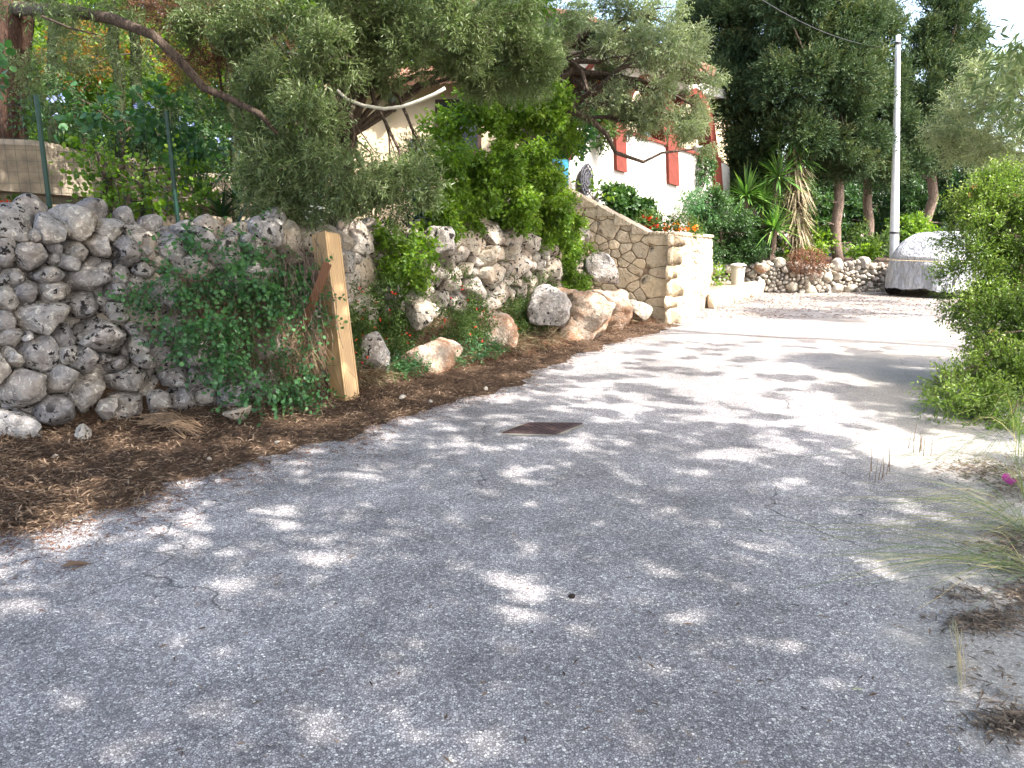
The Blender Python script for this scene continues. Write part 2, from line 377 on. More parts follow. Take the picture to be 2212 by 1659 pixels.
def crown(name, blobs, material, parent, dens, k, L, lL, lW, spread=.8, shape='lance', grav=-.25, out=.8, thr=-.35, nf=1.6, shell=.5, twig=None, seed=1, bias=(0, 0, 0), shade_gaps=None, jit=1.0, lumps=True):
    mb = MB(); blobs3 = []
    for b in blobs:
        if len(b) == 5: x, y, Y, rx, ry = b; rd = rx
        else: x, y, Y, rx, ry, rd = b
        mm = mpp(Y); blobs3.append((PV(x, y, Y), np.array([rx*mm, rd*mm, ry*mm])))
    for c, r in blobs3:
        n = int(dens*r[0]*r[2]*4/k)
        if lumps:                        # split a blob into many small leafy lumps
            ns = max(6, int(14*(r[0]*r[2])**.5/ (.35+.25*r[0])))
            cc, dd = ball(ns, c, r*.82, .65)
            idx = rng.integers(0, ns, n); lr = (.22+.2*rng.random(ns))*max(.25, r.min())
            off = rvec(n)*(rng.random(n)**.4)[:, None]
            P = cc[idx]+off*lr[idx][:, None]; D = off*out+unit(P-c)*out*.7
            rb = np.clip(.5+.5*(rng.random(ns)[idx]-.5)+.3*off[:, 2], 0, 1)  # lump tops get paler leaf colour, as if lit from above
        else:
            P, D = ball(n, c, r, shell); D = D*out; rb = rng.random(n)
        kp = clump_mask(P, nf, thr, seed); P = P[kp]; D = D[kp]; rb = rb[kp]
        if shade_gaps is not None:
            kp = shade_gaps(P); P = P[kp]; D = D[kp]; rb = rb[kp]
        if len(P) == 0: continue
        D = D+np.array(bias)+np.array([0, 0, grav])+rvec(len(P))*.5*jit
        sprigs(mb, P, D, L*(.6+.8*rng.random(len(P))), k, lL, lW, spread, 0, shape, rb, twig_m=1 if twig else None, twr=.0025 if lL < .08 else .006)
    mats = [M[material]]+([M[twig]] if twig else [])
    return mb.build(name, mats, parent, attr=True), blobs3
def curve(p0, p1, sag=0, n=8, wob=.05, seedv=None):
    p0 = np.array(p0, float); p1 = np.array(p1, float); t = np.linspace(0, 1, n)[:, None]
    P = p0+(p1-p0)*t; P[:, 2] += sag*4*(t*(1-t))[:, 0]
    w_ = rng.normal(size=(n, 3))*wob*np.linalg.norm(p1-p0); w_[0] = 0; w_[-1] = 0
    return P+w_*.5
def limbs(mb, base, top, r0, blobs3, n=8, r1=None, sub=3, wob=.03):
    T = curve(base, top, 0, 10, wob); T[0] = base; rr = np.linspace(r0, r1 or r0*.55, 10)
    mb.tube(T, rr, 10, wob=.12)
    for c, r in blobs3:
        i = rng.integers(5, 10); p = curve(T[i], c, rng.random()*.3, 7, .06); ra = r0*.35
        mb.tube(p, np.linspace(ra, ra*.25, 7), 6)
        for s in range(sub):
            q = c+rvec(1)[0]*r*.8; pp = curve(p[4], q, 0, 5, .08); mb.tube(pp, np.linspace(ra*.3, ra*.08, 5), 4, cap=False)
    return T

# ------------------------------------------------------------------ ground, road, terraces
def sheet(name, poly, z, material, th=.0):
    mb = MB(); n = len(poly); V = [(x, y, z) for x, y in poly]; mb.add(V, [tuple(range(n))]); return structure(mb.build(name, M[material]))
M['dirt'] = simple('pale_dirt', (.3, .25, .19), .95, .2, 3, .1, .4, (.18, .14, .1), 30)
sheet('ground', [(-300, -300), (300, -300), (300, 600), (-300, 600)], -.03, 'dirt')
sheet('road', [(-7, -14), (5.2, -14), (5.2, 3), (6.5, 6), (12, 12), (40, 19), (40, 26), (10.6, 19.9), (3.0, 19.9), (2.9, 14), (-2.2, 8), (-5.5, 6)], 0.0, 'road')

WB = np.array([(-12, 2.9), (-5.4, 4.55), (-3.72, 5.4), (-3.0, 6.1), (-1.65, 7.1), (-1.15, 8.3), (.25, 10.0), (1.35, 12.0), (2.0, 13.3)])
WT = np.array([(-12, 3.2), (-5.55, 4.85), (-3.9, 5.7), (-3.15, 6.45), (-1.95, 7.6), (-1.6, 8.8), (-.25, 10.45), (.85, 12.4), (1.1, 13.7)])
def terrace():
    mb = MB(); n = []
    def dens(P): return np.concatenate([np.linspace(P[i], P[i+1], 10, endpoint=False) for i in range(len(P)-1)]+[P[-1:]])
    B, T = dens(WB), dens(WT); m = len(B); rows = []
    nb = np.array([-.75, .66])
    rows.append(np.c_[B+nb*-.06, np.full(m, -.06)]); rows.append(np.c_[B+nb*.03, np.full(m, .12)])
    rows.append(np.c_[B*.6+T*.4, np.full(m, .34)]); rows.append(np.c_[B*.15+T*.85, np.full(m, .52)]); rows.append(np.c_[T+nb*.04, np.full(m, .9)]); rows.append(np.c_[T+nb*.08, np.full(m, 1.3)]); rows.append(np.c_[T+nb*.25, np.full(m, 1.42)])
    for d in (.7, 1.2, 2, 3.5, 6, 12, 45): rows.append(np.c_[T+nb*d, np.full(m, 1.42+.02*d)])
    R = []
    for a, b in zip(rows[:-1], rows[1:]):
        for t in (0, .33, .66): R.append(a+(b-a)*t)
    R.append(rows[-1]); V = np.array(R); k = len(V); P = V.reshape(-1, 3)
    f = fbm(P*2.2, 5, 4); P[:, 2] += f*.09; P[:, 0] += fbm(P*3, 9)*.06
    F_ = np.array([[i*m+j, i*m+j+1, (i+1)*m+j+1, (i+1)*m+j] for i in range(k-1) for j in range(m-1)])
    mb.add(P, F_); return structure(mb.build('garden_terrace', M['verge'], smooth=True))
terrace()
# verge between the road and the wall
RE = np.array([GV(-500, 1290), GV(-200, 1230), GV(0, 1168), GV(160, 1120), GV(350, 1058), GV(600, 988), GV(850, 918), GV(1050, 852), GV(1250, 765), GV(1460, 703)])[:, :2]
def verge():
    mb = MB()
    t = np.linspace(0, 1, 160); ts = np.linspace(0, 1, len(RE)); tb = np.linspace(0, 1, 9)
    E = np.c_[np.interp(t, ts, RE[:, 0]), np.interp(t, ts, RE[:, 1])]
    # wall base point for each, by nearest in arc order
    WBc = np.concatenate([np.linspace(WB[i], WB[i+1], 40) for i in range(len(WB)-1)])
    Bp = np.array([WBc[np.argmin(np.linalg.norm(WBc-e, axis=1))] for e in E])
    E = E+(vnoise(np.c_[E*3, np.zeros(160)], 3)[:, None]-.5)*.35*np.array([.86, -.5])+(vnoise(np.c_[E*14, np.zeros(160)], 4)[:, None]-.5)*.12*np.array([.86, -.5])
    rows = []
    for s, z in ((0, .004), (.08, .014), (.2, .022), (.4, .03), (.6, .035), (.8, .05), (1.0, .08), (1.12, .14)):
        P = np.c_[E+(Bp-E)*s, np.full(160, z)]; 
        if s > 0: P[:, 2] += fbm(P*6, 2, 3)*.03*min(1, s*4)
        rows.append(P)
    V = np.concatenate(rows); F_ = np.array([[i*160+j, (i+1)*160+j, (i+1)*160+j+1, i*160+j+1] for i in range(7) for j in range(159)])
    mb.add(V, F_); return E, Bp, structure(mb.build('verge', M['verge'], smooth=True))
VE, VBp, _ = verge()

# ------------------------------------------------------------------ rocks
_ico = {}
def ico(sub):
    if sub not in _ico:
        bm = bmesh.new(); bmesh.ops.create_icosphere(bm, subdivisions=sub, radius=1)
        _ico[sub] = (np.array([v.co[:] for v in bm.verts]), np.array([[v.index for v in f.verts] for f in bm.faces])); bm.free()
    return _ico[sub]
def rock_verts(sub, R, depth, e, cuts, nz, seed, e2=None, front=False):
    D, Fc = ico(sub); th = np.arctan2(D[:, 2], D[:, 0]); mth = np.hypot(D[:, 0], D[:, 2])
    nR = len(R); x = (th % (2*np.pi))/(2*np.pi)*nR; i = np.floor(x).astype(int) % nR; t = x-np.floor(x)
    r = R[i]*(1-t)+R[(i+1) % nR]*t
    pl = mth**e; yy = np.sign(D[:, 1])*np.abs(D[:, 1])**(e2 or e)
    P = np.c_[np.cos(th)*pl*r, yy*depth, np.sin(th)*pl*r]
    Rm = R.mean()
    for c in range(cuts):
        n = unit(rng.normal(size=3)*np.array([1, .9, 1])); q = np.array([r_ for r_ in (Rm, depth, Rm)])
        if front: n = unit(np.array([rng.normal()*.8, .5+.5*rng.random(), rng.normal()*.8])); n = unit(n/np.array([Rm, depth, Rm])*Rm)
        d = np.linalg.norm(n*q)*((.7 if front else .6)+.24*rng.random())
        ex = np.maximum(0, P @ n-d); P -= np.outer(ex*.96, n)
    s = Rm
    rg = 1-np.abs(fbm(P/s*2.2+seed*1.7, seed+5, 3))*2.2
    P += unit(P)*(fbm(P/s*1.3+seed*3.1, seed, 3)*nz*s+(rg-.6)*nz*.45*s+fbm(P/s*7+seed, seed+9, 2)*nz*.4*s)[:, None]
    return P, Fc
def cell_radii(E, gap, cap=1.12, nth=40, chords=3):
    """radial outline of each ellipse, stopped where a neighbour starts"""
    E = np.array(E, float); out = []
    ca, sa = np.cos(E[:, 4]), np.sin(E[:, 4])
    def q(j, p):
        d = p-E[j, :2]; x = d[..., 0]*ca[j]+d[..., 1]*sa[j]; z = -d[..., 0]*sa[j]+d[..., 1]*ca[j]
        return np.hypot(x/E[j, 2], z/E[j, 3])
    sz = np.sqrt(E[:, 2]*E[:, 3])
    for i in range(len(E)):
        rm = max(E[i, 2], E[i, 3])*1.7; rs = np.linspace(.02, 1, 48)*rm; th = np.linspace(0, 2*np.pi, nth, endpoint=False)
        p = E[i, :2]+np.stack([np.cos(th)[:, None]*rs, np.sin(th)[:, None]*rs], -1)
        qi = q(i, p); ok = qi < cap; near = np.where(np.hypot(*(E[:, :2]-E[i, :2]).T) < (rm+np.maximum(E[:, 2], E[:, 3])*1.5))[0]
        for j in near:
            if j != i: ok &= (qi-1)*sz[i] < (q(j, p)-1)*sz[j]
        first = np.where(ok.all(1), len(rs)-1, np.argmin(ok, 1)-1); R = rs[np.maximum(first, 0)]-gap
        R = np.maximum(R, .25*min(E[i, 2], E[i, 3])); R = (np.roll(R, 1)+6*R+np.roll(R, -1))/8
        if chords:
            for c in range(chords):
                a0 = rng.random()*2*np.pi; q0 = R[int(a0/(2*np.pi)*nth) % nth]*(.88+.14*rng.random()); cs = np.cos(th-a0); R = np.where(cs > .05, np.minimum(R, q0/np.maximum(cs, .05)), R)
        out.append(R)
    return out
class Path:
    def __init__(s, pts, zlean=0.0):
        s.p = np.array(pts, float); d = np.diff(s.p, axis=0); s.l = np.concatenate([[0], np.cumsum(np.hypot(*d.T))]); s.lean = zlean
    def at(s, a):
        i = int(np.clip(np.searchsorted(s.l, a)-1, 0, len(s.p)-2)); t = (a-s.l[i])/(s.l[i+1]-s.l[i])
        d = unit(s.p[i+1]-s.p[i]); 
        if t < .25 and i > 0: d = unit(d*(.5+2*t)+unit(s.p[i]-s.p[i-1])*(.5-2*t))
        if t > .75 and i < len(s.p)-2: d = unit(d*(.5+2*(1-t))+unit(s.p[i+2]-s.p[i+1])*(.5-2*(1-t)))
        return s.p[i]+(s.p[i+1]-s.p[i])*t, d
    def frame(s, a, z):
        q, d = s.at(a); nrm = np.array([d[1], -d[0]])       # right-hand side of travel = facing the road
        o = np.array([q[0]-nrm[0]*s.lean*z, q[1]-nrm[1]*s.lean*z, z])
        return o, np.array([d[0], d[1], 0]), np.array([nrm[0], nrm[1], 0]), np.array([0, 0, 1.])
    def hit(s, x, y):
        d = ray(x, y); best = None
        for it in range(3):
            z = best[1] if best else .7; P = []
            for i in range(len(s.p)-1):
                a, b = s.p[i], s.p[i+1]; e = unit(b-a); nn = np.array([e[1], -e[0]]); a = a-nn*s.lean*z; b = b-nn*s.lean*z
                den = d[0]*(b-a)[1]-d[1]*(b-a)[0]
                if abs(den) < 1e-9: continue
                t = (a[0]*(b-a)[1]-a[1]*(b-a)[0])/den; pt = d[:2]*t
                k = (pt-a).dot(b-a)/(b-a).dot(b-a)
                if t > 0 and -.02 <= k <= 1.02: P.append((t, s.l[i]+k*(s.l[i+1]-s.l[i]), CAMH+d[2]*t, pt, e))
            if not P: return None
            t, sl_, z, pt, e = min(P, key=lambda q: q[0]); best = (sl_, z, pt, e)
        vd = unit(d[:2]); cosf = abs(vd[0]*e[1]-vd[1]*e[0])
        return best[0], best[1], best[2][1], max(cosf, .35)
def lay_stones(mb, path, E, depth, gap, e=.6, cuts=6, nz=.06, sub=3, tilt=.12, out=0., dvar=.35, e2=None, skip=None, cap=1.45, ov=0):
    R = cell_radii(E, gap, cap, 64 if cap > 1.92 else 44, 0 if cap > 1.92 else 3)
    for i, (q, r) in enumerate(zip(E, R)):
        if skip is not None and skip(q): continue
        o, ax, ay, az = path.frame(q[0], q[1]); dp = min(depth, max(q[2], q[3])*1.1)*(1-dvar/2+dvar*rng.random())
        P, Fc = rock_verts(sub, r, dp, e, cuts, nz, int(rng.integers(1, 999)), e2, True)
        tx, tz = (rng.random(2)-.5)*2*tilt; P[:, 1] += P[:, 0]*tx+P[:, 2]*tz
        W = o+P[:, :1]*ax+(P[:, 1:2]+out-dp*.35+ov*rng.normal())*ay+P[:, 2:]*az
        mb.add(W, Fc, a=rng.random())
def fill_ellipses(s0, s1, zlo, zhi, size, existing=(), asp=1.5, var=.45, tries=4000, tight=.8):
    E = [tuple(e) for e in existing]; new = []
    for _ in range(tries):
        a = size*(1-var+2*var*rng.random()**1.5); b = a/(1+(asp-1)*rng.random()); s = s0+(s1-s0)*rng.random(); lo, hi = zlo(s), zhi(s)
        if hi-lo < b: continue
        z = lo+b*.6+(hi-lo-b*1.2)*rng.random()
        ok = True
        for q in E:
            dx, dz = s-q[0], z-q[1]; rr = tight*((a*b)**.5+(q[2]*q[3])**.5)
            if dx*dx/(1.2)+dz*dz*1.2 < rr*rr: ok = False; break
        if ok: t = (s, z, a*1.1, b*1.1, (rng.random()-.5)*.8); E.append(t); new.append(t)
    return new

# --- the big dry stone wall at the left, its stones laid as in the photograph
seeds = [(75,175,100,78,0),(300,205,78,60,10),(205,218,45,35,0),(40,340,72,95,15),(180,340,135,85,15),(340,300,45,50,40),(320,370,50,42,0),(460,320,140,62,35),(460,165,85,65,25),
(600,290,110,50,50),(420,390,70,58,20),(785,320,80,95,15),(690,330,40,70,50),(850,250,75,48,30),(905,320,60,40,0),(960,390,70,38,10),(885,430,50,40,0),(650,200,60,40,0),(300,460,115,50,-5),
(515,490,135,80,5),(715,470,62,65,20),(625,430,45,28,0),(85,490,65,55,20),(20,490,40,45,0),(150,565,90,80,-45),(30,610,65,90,0),(310,572,120,55,-8),(500,650,112,88,15),
(612,632,35,32,0),(720,570,85,60,-20),(830,520,60,60,0),(700,705,105,60,15),(800,800,60,50,20),(250,720,190,92,-5),(30,750,52,62,0),(55,845,72,48,10),(160,845,55,28,5),
(380,850,78,75,0),(630,840,190,112,25),(215,940,125,112,-30),(850,885,90,68,15),(400,950,60,58,-20),(505,1000,85,90,-30),(640,980,75,22,-5),(710,1020,115,40,-10),(885,990,75,50,10),
(1010,960,95,95,0),(75,985,90,45,30),(350,1120,110,75,-25),(120,1170,130,125,10),(525,1170,125,115,-10),(810,1115,165,85,0),(1070,1090,90,40,0),(320,1290,125,78,10),(790,1290,115,85,10),
(980,1250,50,55,0),(70,1420,165,120,38),(1140,1240,90,58,35),(1275,1235,75,52,-10),(1200,1110,75,50,0),(1395,1220,60,45,0),(630,1260,40,60,0),(200,1420,50,40,0),
(1100,760,110,80,10),(1250,900,110,80,0),(1050,580,110,75,0),(1180,420,95,60,10),(1250,620,110,70,0),(1060,300,80,55,10),(1400,760,110,80,0),(1450,1000,110,90,0),(1330,1080,60,45,0),(1200,260,90,55,5),(1400,340,100,70,0),(1420,560,100,70,0),(1560,460,80,60,0),(1600,700,100,80,0),(1620,900,90,90,0),(1560,300,70,45,20),(1600,1130,90,80,0),(1660,200,60,50,0)]
lw = Path(WB[:6], .19)
E = []
for cx, cy, a, b, an in seeds:
    h = lw.hit(cx*.3472, cy*.3472+432)
    if h is None: continue
    mm = mpp(h[2])*.3472; E.append((h[0], h[1], a*mm/max(h[3], .6), b*mm, -math.radians(an)))
smin = min(e[0] for e in E); E += fill_ellipses(.5, smin-.05, lambda s: .0, lambda s: 1.65, .2, E, tries=900)
ldw = thing('dry_stone_wall', (-3.4, 6.2, 0), 'tall dry stone retaining wall of large grey lichen-spotted rocks left of the road', 'wall')
mb = MB(); lay_stones(mb, lw, E, .22, -.012, .26, 11, .07, 4, .3, .1, cap=1.9, ov=.04, e2=.24)
lay_stones(mb, lw, [(e[0]+.15, max(.1, e[1]+.1), e[2]*.8, e[3]*.8, e[4]+1) for e in E], .2, -.03, .7, 3, .05, 3, .1, -.1)
mb.build('stones', M['limestone'], ldw, smooth=True, attr=True)

# --- right part of the wall: smaller stones on an earth bank
rw = Path(WT[3:]+np.array([.1, -.09]), .06)
sA = 0.5
E2 = fill_ellipses(.0, rw.l[-1]-.05, lambda s: .42, lambda s: 1.52, .15, [], 1.5, .5, 5000, .76)
rdw = thing('dry_stone_wall', (-.3, 10.3, .7), 'dry stone wall of small pale stones below the bright green creeper', 'wall')
mb = MB(); lay_stones(mb, rw, E2, .2, -.01, .32, 6, .1, 4, .28, .08, cap=1.9, ov=.04)
bg = [(s, z, .16, .13, 0) for s in np.arange(.1, rw.l[-1], .22) for z in (.8, 1.05, 1.3)]
lay_stones(mb, rw, bg, .14, 0, .7, 3, .06, 2, .1, -.12)
mb.build('stones', M['limestone_pale'], rdw, smooth=True, attr=True)

def boulder(x, y, Y, rx, ry, rd, material, label, sub=4, name='boulder', e=.5, cuts=7, nz=.2, rot=0, group=None, cat='boulder', yaw=0, z0=None):
    mm = mpp(Y); c = PV(x, y, Y); f_ = 1.18 if sub > 3 else 1; a, b, d = rx*mm*f_, ry*mm*f_, rd*mm*f_
    th = np.linspace(0, 2*np.pi, 24, endpoint=False)-math.radians(-rot)
    R = 1/np.sqrt((np.cos(th)/a)**2+(np.sin(th)/b)**2)
    for c_ in range(5):
        a0 = rng.random()*2*np.pi; q0 = R[int(a0/(2*np.pi)*24) % 24]*(.74+.2*rng.random()); cs = np.cos(th-a0+math.radians(-rot)); cs = np.cos(np.linspace(0, 2*np.pi, 24, endpoint=False)-a0); R = np.where(cs > .05, np.minimum(R, q0/np.maximum(cs, .05)), R)
    P, Fc = rock_verts(sub, R, d, e, cuts, nz, int(rng.integers(1, 999)))
    P = P[:, :]*np.array([1, -1, 1]) if False else P
    cy_, sy_ = math.cos(yaw), math.sin(yaw); P = np.c_[P[:, 0]*cy_-P[:, 1]*sy_, P[:, 0]*sy_+P[:, 1]*cy_, P[:, 2]]
    mb = MB().add(P, Fc, a=.6); o = mb.build(name, M[material], smooth=True, attr=True); o.location = c
    return tag(o, label, cat, group)
boulder(805, 772, 7.75, 32, 62, 45, 'limestone', 'tall pitted black and white rock just right of the leaning timber')
boulder(925, 780, 8.25, 72, 42, 48, 'red_rock', 'low cream and orange boulder at the foot of the bank')
boulder(1072, 722, 9.55, 48, 52, 45, 'red_rock', 'pointed cream boulder sticking out of the dry grass bank')
boulder(907, 668, 8.35, 30, 56, 32, 'limestone_pale', 'smooth upright white stone among the weeds of the bank', rot=12)
boulder(1172, 668, 10.1, 48, 45, 42, 'limestone', 'round blue grey boulder sitting on the reddish rock')
boulder(1235, 705, 11.0, 115, 62, 60, 'red_rock', 'large rust stained bedrock outcrop beside the road', nz=.3, cuts=8, sub=5)
boulder(1300, 672, 11.9, 60, 45, 50, 'red_rock', 'upper reddish bedrock shoulder under the dry grass', nz=.3, cuts=6, sub=4)
boulder(1292, 575, 12.2, 27, 66, 34, 'limestone', 'grey slanting slab leaning against the tan stair wall', rot=-38)
boulder(1378, 672, 12.7, 44, 20, 30, 'limestone_pale', 'flat pale rock at the foot of the tan stair wall')
boulder(1150, 555, 11.9, 46, 36, 30, 'limestone_pale', 'large pale block near the top of the small stone wall', rot=-30)
boulder(1068, 640, 10.3, 40, 35, 28, 'limestone_pale', 'squarish white rock low in the small stone wall')
boulder(945, 522, 9.0, 45, 30, 28, 'limestone', 'black spotted white capping rock under the creeper')
boulder(512, 895, 5.95, 42, 18, 26, 'limestone_pale', 'flat wedge shaped slab lying loose on the leaf litter', sub=3, rot=-18, name='loose_stone', cat='stone')
boulder(180, 930, 5.35, 20, 30, 18, 'limestone_pale', 'small knobbly pale stone standing in the dark soil hollow', sub=3, rot=20, name='loose_stone', cat='stone', nz=.3)
boulder(600, 545, 7.55, 38, 30, 24, 'limestone_pale', 'bright white rock on the wall top left of the timber', rot=10)
for x, y, rx, ry, lb in ((452, 990, 8, 5, 'white pebble on the litter below the caper bush'), (335, 868, 22, 16, 'fist sized grey stone beside the flat slab'), (598, 955, 7, 4, 'small white pebble near the road edge in front of the timber'),
        (868, 858, 12, 6, 'pale pebble on the verge right of the timber'), (1050, 838, 20, 4, 'flat white chip of stone at the road edge'), (120, 985, 9, 6, 'rounded pebble in front of the hollow'), (930, 868, 10, 5, 'small stone lying farther right on the verge'), (440, 860, 26, 22, 'broken grey stone at the foot of the caper bush')):
    g = GV(x, y, .06); boulder(x, y, g[1], rx, ry, rx*.8, 'limestone_pale', lb, sub=2, name='pebble', cat='stone')

# --- garden wall behind the fence (left)
gw = Path([(-9, 5.2), (-6.3, 7.7), (-4.2, 10.6), (-3.6, 12)], .03)
gwt = thing('garden_wall', (-5.3, 9, 1.4), 'rubble garden wall topped with cracked plaster behind the wire fence', 'wall')
mb = MB(); Eg = fill_ellipses(.3, gw.l[-1]-.1, lambda s: 1.3, lambda s: 2.02-.04*(s-3.7), .17, [], 1.4, .45, 2500, .78)
lay_stones(mb, gw, Eg, .2, .004, .45, 6, .07, 3, .15, .02, cap=1.5); mb.build('stones', M['garden_stone'], gwt, smooth=True, attr=True)
mb = MB()
for s0 in np.arange(0, gw.l[-1]-.2, .2):
    pass
ss = np.linspace(.05, gw.l[-1]-.05, 60); V = []
for s_ in ss:
    q, d = gw.at(s_); nn = np.array([d[1], -d[0]]); zt = 2.62-.085*max(0, s_-3.7)+.03*math.sin(s_*5); zb = 2.0-.04*(s_-3.7)
    for off, z in ((.12, 1.2), (.04, zb-.02), (.14, zb), (.15, zt-.06), (.1, zt), (-.25, zt), (-.25, 1.2)):
        pt = q+nn*(off+.02*fbm(np.array([[s_*3, z*3, 0]]), 3)[0]); V.append((pt[0], pt[1], z))
    if s_ == ss[0]: V[:7] = V[:7]
V = np.array(V); V[0::7, 0:2] -= 0
Fq = np.array([[i*7+j, i*7+j+1, (i+1)*7+j+1, (i+1)*7+j] for i in range(59) for j in range(6)])
mb.add(V, Fq[:, ::-1]); 
o = mb.build('plaster_top', M['grey_plaster'], gwt)

# ------------------------------------------------------------------ tan stair wall
A0, A1, B1 = np.array([.35, 13.9]), np.array([2.62, 12.95]), np.array([3.95, 15.7])
tw = thing('stair_wall', (2.62, 12.95, 0), 'new tan masonry wall with fitted stones and sloping top beside the road', 'wall')
ta = Path([A0, A1], .0); tb_ = Path([A1, B1], .0)
def topA(s): return 1.47+max(0, (ta.l[-1]-s-.35))*.50
def topB(s): return 1.47-.03*s
mb = MB()
EA = fill_ellipses(.1, ta.l[-1]-.22, lambda s: -.05, topA, .145, [], 1.35, .45, 6000, .74)
# quoins on the corner
zq = 0.0
qs = []
for i, h in enumerate((.26, .17, .31, .2, .34, .17)):
    wq = (.24, .17, .27, .15, .22, .26)[i]; qs.append((ta.l[-1]-wq*.72+.03, zq+h/2, wq, h*.55, 0)); zq += h
EA = [e for e in EA if all(abs(e[0]-q[0]) > .3 or abs(e[1]-q[1]) > .2 for q in qs)]+qs+[(s_, topA(s_)+.13, .12, .12, 0) for s_ in np.arange(0, ta.l[-1]+.2, .12)]
lay_stones(mb, ta, EA, .06, .006, .18, 0, .045, 4, .02, .035, .2, .2, cap=1.95, skip=lambda q: q[1] > topA(q[0])+.05 or q in qs)
lay_stones(mb, ta, EA, .03, .004, .1, 0, .02, 4, .0, .055, .1, .15, cap=1.95, skip=lambda q: q not in qs)
EB = fill_ellipses(.12, tb_.l[-1]-.05, lambda s: -.05, topB, .135, [], 1.4, .45, 5000, .74)
qb = [((.2, .3, .16, .28, .18, .24)[i]*.7-.03, q[1], (.2, .3, .16, .28, .18, .24)[i], q[3], 0) for i, q in enumerate(qs)]
EB = [e for e in EB if e[0] > .36]+qb+[(s_, topB(s_)+.13, .12, .12, 0) for s_ in np.arange(0, tb_.l[-1], .12)]
lay_stones(mb, tb_, EB, .06, .006, .18, 0, .045, 4, .02, .035, .2, .2, cap=1.95, skip=lambda q: q[1] > topB(q[0])+.05 or q in qb)
lay_stones(mb, tb_, EB, .03, .004, .1, 0, .02, 4, .0, .055, .1, .15, cap=1.95, skip=lambda q: q not in qb)
mb.build('stones', M['tan_stone'], tw, smooth=True, attr=True)
mb = MB()
def prism_wall(mb, p, q, zt0, zt1, th, zb=-.1, inset=0.0, m=0):
    d = unit(q-p); nn = np.array([d[1], -d[0]]); a, b = p+nn*inset, q+nn*inset; c, e = a-nn*th, b-nn*th
    V = [(a[0], a[1], zb), (b[0], b[1], zb), (e[0], e[1], zb), (c[0], c[1], zb), (a[0], a[1], zt0), (b[0], b[1], zt1), (e[0], e[1], zt1), (c[0], c[1], zt0)]
    mb.add(V, [(0, 1, 5, 4), (1, 2, 6, 5), (2, 3, 7, 6), (3, 0, 4, 7), (4, 5, 6, 7), (3, 2, 1, 0)], m)
dA = unit(A1-A0); kn = A1-dA*.35
prism_wall(mb, A0, kn, topA(0)-.02, 1.45, .4, inset=.055); prism_wall(mb, kn-dA*.003, A1, 1.44, 1.44, .395, inset=.0545); prism_wall(mb, A1, B1, 1.43, 1.37, .4, inset=.055)
mb.build('mortar_core', M['mortar'], tw)
mb = MB()
for a, b, z0, z1 in ((A0, kn, topA(0), 1.475), (kn, A1+dA*.1, 1.475, 1.47), (A1, B1, 1.47, 1.40)):
    n = 7; 
    for i in range(n):
        p, q = a+(b-a)*(i+.03)/n, a+(b-a)*(i+.97)/n; zz0, zz1 = z0+(z1-z0)*i/n, z0+(z1-z0)*(i+1)/n
        prism_wall(mb, p, q, zz0+.03+.01*rng.random(), zz1+.03, .46, zb=min(zz0, zz1)-.02, inset=.1)
cop = mb.build('coping', M['tan_stone'], tw, attr=True)
bv = cop.modifiers.new('bevel', 'BEVEL'); bv.width = .015; bv.segments = 2

# raised bed behind the tan wall and the garden bank
def slab(name, poly, zt, zb, material, parent=None, bump_=.03, cls=True):
    mb = MB(); n = len(poly); V = [(x, y, zb) for x, y in poly]+[(x, y, zt) for x, y in poly]
    mb.add(V, [tuple(range(n, 2*n))]+[(i, (i+1) % n, n+(i+1) % n, n+i) for i in range(n)]); return structure(mb.build(name, M[material], parent))
slab('raised_bed', [(.6, 14.2), (2.45, 13.4), (3.6, 15.9), (4.3, 19.2), (4.6, 24), (-1, 24)], 1.25, -.05, 'soil')
slab('garden_bank', [(4.4, 19.65), (10.6, 19.9), (16, 20.5), (45, 30), (45, 80), (-20, 80), (-20, 25), (4.4, 24)], .62, -.05, 'soil')
# stone platform with kerb
pl_p = [(3.98, 15.55), (6.0, 18.75), (6.05, 19.25), (4.3, 19.25)]
slab('pavement', pl_p, .27, -.02, 'dirt')
kw = thing('kerb', (5, 17, 0), 'low tan stone kerb edging the raised paving beside the wall', 'kerb')
kp = Path([(3.95, 15.3), (6.02, 18.72)], 0); mb = MB()
Ek = [(s, .13, .15+.04*rng.random(), .16, 0) for s in np.arange(.12, kp.l[-1]-.05, .29)]
lay_stones(mb, kp, Ek, .09, .004, .42, 3, .04, 3, .06, .05, .2, .45); mb.build('stones', M['tan_stone'], kw, smooth=True, attr=True)

# far low dry stone wall
fw = Path([(3.9, 19.35), (6.6, 19.2), (7.2, 19.0), (8.5, 19.3), (12.5, 19.9)], .05)
fwt = thing('low_stone_wall', (8, 19.3, 0), 'low rough dry stone wall below the cypresses at the end of the road', 'wall')
mb = MB(); Ef = fill_ellipses(.1, fw.l[-1], lambda s: -.03, lambda s: .72+.06*math.sin(s*3), .11, [], 1.5, .55, 9000, .74)
lay_stones(mb, fw, Ef, .16, .003, .45, 6, .08, 3, .25, .03, cap=1.5)
bg = [(s, z, .17, .14, 0) for s in np.arange(.1, fw.l[-1], .25) for z in (.1, .33, .52)]
lay_stones(mb, fw, bg, .14, 0, .7, 3, .06, 2, .1, -.1); mb.build('stones', M['far_stone'], fwt, smooth=True, attr=True)
boulder(1648, 580, 19.0, 24, 11, 14, 'red_rock', 'tan capping stone on the far low wall beside the bin', sub=3)

